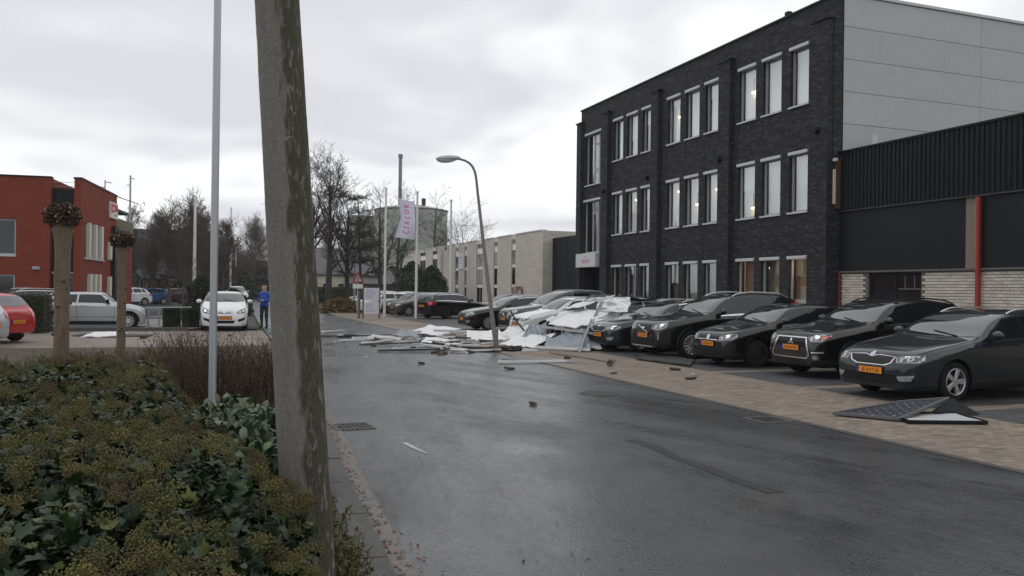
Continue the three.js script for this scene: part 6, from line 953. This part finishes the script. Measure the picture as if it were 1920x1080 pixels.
// twiggy shrubs behind the ivy
function twigShrub(label, x, z, w, h, d, count, cols, seed, leafy, hOf) {
  const t = thing('twiggy_shrub', label, 'shrub', [x, 0, z]), rnd = mulberry(seed), base = [];
  for (let i = 0; i < count; i++) {
    const bx = (rnd() - 0.5) * w, bz = (rnd() - 0.5) * d, hh = (hOf ? hOf(bx) : 1) * h * (0.72 + 0.36 * rnd()) * (1 - 0.16 * Math.pow(Math.abs(bx) / (w / 2), 3)), lean = V((rnd() - 0.5) * 0.55, 1, (rnd() - 0.5) * 0.55).normalize(); let p = V(bx, 0, bz), dd = lean.clone(), r = 0.006;
    for (let k = 0; k < 4; k++) { dd.add(V((rnd() - 0.5) * 0.35, 0, (rnd() - 0.5) * 0.35)).normalize(); const q = p.clone().addScaledVector(dd, hh / 4); base.push([p, q, r, r * 0.75]); r *= 0.75; if (k > 0) for (let b = 0; b < 2; b++) { const sd = dd.clone().add(V((rnd() - 0.5) * 1.5, 0.2, (rnd() - 0.5) * 1.5)).normalize(); base.push([q, q.clone().addScaledVector(sd, hh * 0.16 * (0.6 + rnd())), r * 0.8, 0.0018]); } p = q; }
  }
  const P = [], N = [], I = []; for (const [a, b, r0, r1] of base) { const dv = b.clone().sub(a).normalize(), ax = V(0, 0, 1).cross(dv).normalize(), ay = dv.clone().cross(ax), s0 = P.length / 3; for (const [c, r] of [[a, r0], [b, r1]]) for (let k = 0; k < 3; k++) { const n = ax.clone().multiplyScalar(Math.cos(k * 2.0944)).addScaledVector(ay, Math.sin(k * 2.0944)); P.push(c.x + n.x * r, c.y + n.y * r, c.z + n.z * r); N.push(n.x, n.y, n.z); } for (let k = 0; k < 3; k++) { const k2 = (k + 1) % 3; I.push(s0 + k, s0 + k2, s0 + 3 + k, s0 + k2, s0 + 3 + k2, s0 + 3 + k); } }
  const g = new THREE.BufferGeometry(); g.setAttribute('position', new THREE.Float32BufferAttribute(P, 3)); g.setAttribute('normal', new THREE.Float32BufferAttribute(N, 3)); g.setIndex(I); const tm = part(t, 'twigs', g, std(cols[0], 0.9)); tm.userData.kind = 'stuff';
  leafCloud(t, 'foliage', quadLeaf, dryMat, leafy, (o) => { const b = base[Math.floor(rnd() * base.length)], q = b[0].clone().lerp(b[1], rnd()); o.position.set(q.x + (rnd() - 0.5) * 0.03, q.y, q.z + (rnd() - 0.5) * 0.03); o.rotation.set(rnd() * 6.28, rnd() * 6.28, rnd() * 6.28); o.scale.setScalar(0.018 + 0.02 * rnd()); }, () => { const k = 0.6 + 0.8 * rnd(), c = cols[1 + Math.floor(rnd() * (cols.length - 1))]; return c.map((q) => q * k); });
}
twigShrub('dark red-brown twiggy shrub behind the aluminium flagpole', 0.0, -12.4, 2.5, 0.76, 2.6, 1150, [[0.055, 0.031, 0.023], [0.052, 0.022, 0.018], [0.07, 0.038, 0.024], [0.04, 0.024, 0.018], [0.06, 0.048, 0.022]], 61, 13000, (bx) => 0.82 + 0.32 * n2(bx * 1.7, 3.3) + 0.28 * (1 - (bx / 1.25) * (bx / 1.25)));
twigShrub('olive and brown low shrub between the pollard trunk and the red shrub', -1.45, -14.2, 1.3, 0.58, 2.0, 520, [[0.06, 0.05, 0.025], [0.075, 0.072, 0.018], [0.06, 0.045, 0.018], [0.10, 0.095, 0.02]], 62, 9000);
twigShrub('yellow-green shrub at the foot of the nearer pollard', -2.0, -13.6, 0.9, 0.58, 1.4, 320, [[0.06, 0.055, 0.02], [0.11, 0.125, 0.018], [0.075, 0.08, 0.018]], 63, 6000);
twigShrub('sparse brown twigs at the left behind the ivy', -3.1, -12.5, 1.6, 0.66, 2.2, 260, [[0.05, 0.045, 0.028], [0.06, 0.055, 0.025], [0.05, 0.04, 0.02]], 64, 2500);
twigShrub('mixed low weeds between the post and the kerb', 0.72, -4.9, 0.3, 0.26, 2.6, 240, [[0.07, 0.065, 0.025], [0.10, 0.085, 0.025], [0.06, 0.075, 0.022]], 65, 3000);
// two pollards with dried flower-like heads
function pollard(label, x, z, h, r, R, seed) {
  const t = thing('pollard_tree', label, 'tree', [x, 0, z], 0, 'two pollarded trees with dried brown heads'), rnd = mulberry(seed), prof = []; for (let i = 0; i <= 18; i++) { const f = i / 18; prof.push(new THREE.Vector2(r * (0.92 + 0.16 * Math.abs(f - 0.45) + 0.26 * sstep(0.82, 1, f) + 0.2 * sstep(0.15, 0, f)), f * h)); } prof.push(new THREE.Vector2(0.001, h + 0.04));
  const g = new THREE.LatheGeometry(prof, 28), p = g.attributes.position; for (let i = 0; i < p.count; i++) { const n = 1 + 0.10 * fbm3(p.getX(i) * 5 + seed, p.getY(i) * 1.6, p.getZ(i) * 5, 3); p.setX(i, p.getX(i) * n); p.setZ(i, p.getZ(i) * n); } g.computeVertexNormals();
  const bk = colorTex(256, 512, (u, v) => { const k = 0.13 * (1 + 0.3 * pfbm(u, v, 4, seed) + 0.25 * pn(u, v, 40, seed + 3)); const kn = pfbm(u, v, 5, seed + 9) > 0.52 ? 0.5 : 1; return [k * kn, k * 0.76 * kn, k * 0.5 * kn]; }); part(t, 'trunk', g, std(0xffffff, 0.9, { map: bk, bumpMap: grainTex, bumpScale: 0.008 }));
  const kn = []; for (let i = 0; i < 9; i++) { const a = rnd() * 6.28, y = h * (0.25 + 0.6 * rnd()), q = new THREE.SphereGeometry(0.03, 7, 5); q.scale(1, 0.8, 1); q.translate(Math.cos(a) * r, y, Math.sin(a) * r); kn.push(q); } part(t, 'knots', merge(kn), barkBrown).userData.kind = 'stuff';
  const tw = []; for (let i = 0; i < 90; i++) { const a = rnd() * 6.28, e = Math.acos(1 - 1.5 * rnd()); const q = 0.8 + 0.6 * rnd() * rnd(); tw.push(rod(V(0, h, 0), V(Math.sin(e) * Math.cos(a) * R * q, h + 0.08 + Math.cos(e) * R * q, Math.sin(e) * Math.sin(a) * R * q), 0.008, 0.003, 4)); } part(t, 'twigs', merge(tw), barkBrown).userData.kind = 'stuff';
  leafCloud(t, 'crown', quadLeaf, dryMat, 2300, (o) => { const a = rnd() * 6.28, e = Math.acos(1 - 1.85 * rnd()), q = R * (0.45 + 0.6 * Math.pow(rnd(), 0.5)) * (1 + 0.18 * n3(Math.cos(a) * 2, e * 2, Math.sin(a) * 2 + seed)); o.position.set(Math.sin(e) * Math.cos(a) * q, h + R * 0.35 + Math.cos(e) * q * 0.78, Math.sin(e) * Math.sin(a) * q); o.rotation.set(rnd() * 6.28, rnd() * 6.28, rnd() * 6.28); o.scale.setScalar(0.036 + 0.03 * rnd()); }, () => { const k = 0.6 + 0.8 * rnd(), c = rnd(); return c < 0.14 ? [0.36 * k, 0.26 * k, 0.18 * k] : c < 0.55 ? [0.06 * k, 0.03 * k, 0.02 * k] : [0.038 * k, 0.022 * k, 0.016 * k]; });
}
pollard('nearer and thicker pollard with a dried brown head, left of the other', -2.03, -14.5, 2.66, 0.115, 0.25, 71);
pollard('thinner pollard with a dried brown head, in front of the silver car', -1.48, -18, 2.5, 0.088, 0.215, 72);
// fallen leaves in the gutter
{ const t = thing('fallen_leaves', 'brown fallen leaves lying along the gutter', 'leaves'), rnd = mulberry(99); t.userData.kind = 'stuff'; leafCloud(t, 'leaf_litter', quadLeaf, dryMat, 420, (o) => { const d = 2 + 12 * rnd() * rnd(), x = edgeL(d) - 0.1 + 0.26 * rnd() * rnd() + (rnd() < 0.1 ? rnd() * 1.5 : 0); o.position.set(x, 0.012 + 0.008 * rnd(), -d); o.rotation.set(-1.57 + (rnd() - 0.5) * 0.6, (rnd() - 0.5) * 0.6, rnd() * 6.28); o.scale.setScalar(0.025 + 0.03 * rnd()); }, () => { const k = 0.6 + 0.8 * rnd(); return rnd() < 0.3 ? [0.16 * k, 0.06 * k, 0.04 * k] : [0.07 * k, 0.045 * k, 0.03 * k]; }); }

// ---------------------------------------------------------------- people
function sdfMesh(cx, cy, cz, half, res, f, colorOf) {
  const mc = new MarchingCubes(res, new THREE.MeshStandardMaterial(), true, true, 200000); mc.isolation = 0; const n = res, k = 2 * half / n;
  for (let z = 0; z < n; z++) for (let y = 0; y < n; y++) for (let x = 0; x < n; x++) mc.field[x + y * n + z * n * n] = -f(cx + (x - n / 2) * k, cy + (y - n / 2) * k, cz + (z - n / 2) * k);
  mc.update(); const c = mc.count, p = mc.positionArray.slice(0, c * 3), nn = mc.normalArray.slice(0, c * 3), col = new Float32Array(c * 3);
  for (let i = 0; i < c; i++) { p[i * 3] = cx + p[i * 3] * half; p[i * 3 + 1] = cy + p[i * 3 + 1] * half; p[i * 3 + 2] = cz + p[i * 3 + 2] * half; const q = colorOf(p[i * 3], p[i * 3 + 1], p[i * 3 + 2]); col.set(q, i * 3); }
  const g = new THREE.BufferGeometry(); g.setAttribute('position', new THREE.BufferAttribute(p, 3)); g.setAttribute('normal', new THREE.BufferAttribute(nn, 3)); g.setAttribute('color', new THREE.BufferAttribute(col, 3)); return g;
}
function person(label, x, z, turn, jacket, trousers, hair, y = 0) {
  const t = thing('person', label, 'person', [x, y, z], turn);
  const sk = [0.38, 0.25, 0.19], shoe = [0.02, 0.02, 0.022];
  // [a, b, ra, rb]: faces +z, hands brought together in front of the chest
  const B = [[[0, 0.98, 0], [0, 1.2, 0], 0.15, 0.155], [[0, 1.2, 0], [0, 1.38, -0.01], 0.155, 0.13], [[-0.13, 1.40, -0.01], [0.13, 1.40, -0.01], 0.095, 0.095], [[0, 1.42, 0], [0, 1.54, 0.01], 0.058, 0.054], [[0, 1.60, 0.02], [0, 1.67, 0.01], 0.088, 0.098]];
  for (const s of [-1, 1]) B.push([[s * 0.09, 0.93, 0], [s * 0.105, 0.5, 0.02], 0.095, 0.066], [[s * 0.105, 0.5, 0.02], [s * 0.11, 0.09, -0.02], 0.064, 0.046], [[s * 0.11, 0.05, -0.04], [s * 0.125, 0.035, 0.14], 0.045, 0.036], [[s * 0.20, 1.37, -0.01], [s * 0.25, 1.12, -0.03], 0.062, 0.05], [[s * 0.25, 1.12, -0.03], [s * 0.09, 1.13, 0.2], 0.048, 0.036]);
  const cap = (px, py, pz, [a, b, ra, rb]) => { const dx = b[0] - a[0], dy = b[1] - a[1], dz = b[2] - a[2], h = Math.max(0, Math.min(1, ((px - a[0]) * dx + (py - a[1]) * dy + (pz - a[2]) * dz) / (dx * dx + dy * dy + dz * dz))); return Math.hypot(px - a[0] - dx * h, py - a[1] - dy * h, pz - a[2] - dz * h) - lerp(ra, rb, h); };
  const smin = (a, b, k) => { const h = Math.max(k - Math.abs(a - b), 0) / k; return Math.min(a, b) - h * h * k * 0.25; };
  const body = (px, py, pz) => { let d = 9; for (const c of B) { const q = cap(px, py, c[0][1] < 1.5 && c[0][1] > 0.9 && Math.abs(c[0][0]) < 0.15 ? pz * 1.25 : pz, c); d = smin(d, q, 0.05); } return d; };
  const parts = [sdfMesh(0, 0.88, 0.03, 0.96, 96, body, (px, py, pz) => py > 1.49 ? sk : py > 0.9 || Math.abs(px) > 0.2 ? jacket : py > 0.1 ? trousers : shoe)];
  // head with brow, nose, chin and ears on a finer grid
  const headF = (px, py, pz) => { let d = Math.hypot(px / 0.076, (py - 1.665) / 0.108, (pz - 0.01) / 0.094) - 1; d *= 0.078; const e = (ax, ay, az, r) => Math.hypot(px - ax, py - ay, pz - az) - r; d = smin(d, cap(px, py, pz, [[0, 1.665, 0.1], [0, 1.635, 0.118], 0.010, 0.016]), 0.02); d = smin(d, e(0, 1.572, 0.06, 0.034), 0.04); for (const s of [-1, 1]) { d = smin(d, cap(px, py, pz, [[s * 0.078, 1.64, 0.0], [s * 0.082, 1.675, -0.01], 0.012, 0.014]), 0.01); d = Math.max(d, -e(s * 0.031, 1.668, 0.108, 0.014)); } return smin(d, cap(px, py, pz, [[-0.02, 1.598, 0.09], [0.02, 1.598, 0.09], 0.008, 0.008]), 0.012); };
  parts.push(sdfMesh(0, 1.66, 0.02, 0.16, 64, headF, (px, py, pz) => Math.abs(py - 1.668) < 0.009 && Math.abs(Math.abs(px) - 0.031) < 0.013 && pz > 0.08 ? [0.03, 0.025, 0.02] : Math.abs(py - 1.598) < 0.006 && pz > 0.09 ? [0.25, 0.09, 0.08] : sk));
  for (const s of [-1, 1]) { // hands, fingers curled round a phone
    const hx = s * 0.055, hy = 1.135, hz = 0.235, F = [[[s * 0.085, 1.13, 0.205], [hx, hy, hz], 0.026, 0.03]]; for (let i = 0; i < 4; i++) { const yy = hy + 0.03 - i * 0.02, l = [0.042, 0.047, 0.044, 0.034][i]; F.push([[hx, yy, hz + 0.012], [hx - s * 0.012, yy, hz + 0.012 + l], 0.0095, 0.009], [[hx - s * 0.012, yy, hz + 0.012 + l], [hx - s * 0.045, yy + 0.004, hz + 0.01 + l], 0.009, 0.0075]); } F.push([[hx, hy + 0.02, hz - 0.01], [hx - s * 0.03, hy + 0.055, hz + 0.005], 0.012, 0.009]);
    parts.push(sdfMesh(hx, hy, hz + 0.02, 0.12, 56, (a, b, c) => { let d = 9; for (const q of F) d = smin(d, cap(a, b, c, q), 0.008); return d; }, () => sk));
  }
  part(t, 'body', mergeGeometries(parts), std(0xffffff, 0.8, { vertexColors: true }));
  const hr = sdfMesh(0, 1.68, 0, 0.17, 48, (px, py, pz) => { const d = (Math.hypot(px / 0.086, (py - 1.68) / 0.108, (pz + 0.004) / 0.106) - 1) * 0.086; return Math.max(d, -(py - 1.70 + Math.max(0, -pz) * 1.3 + Math.max(0, pz - 0.05) * -0.6)); }, () => hair); part(t, 'hair', hr, std(0xffffff, 0.9, { vertexColors: true }));
  return t;
}
person('person in a bright blue jacket and navy trousers standing by the road', 2.40, -35.5, -0.5, [0.012, 0.06, 0.30], [0.014, 0.02, 0.045], [0.05, 0.035, 0.025]);
person('person in a grey top seen above the car roofs by the pale wall', 17.7, -46.2, 1.4, [0.28, 0.29, 0.31], [0.03, 0.03, 0.035], [0.03, 0.02, 0.015], 0.12);
scene.fog = new THREE.FogExp2(0xe9ebee, 0.0004); // damp air
renderer.render(scene, camera);
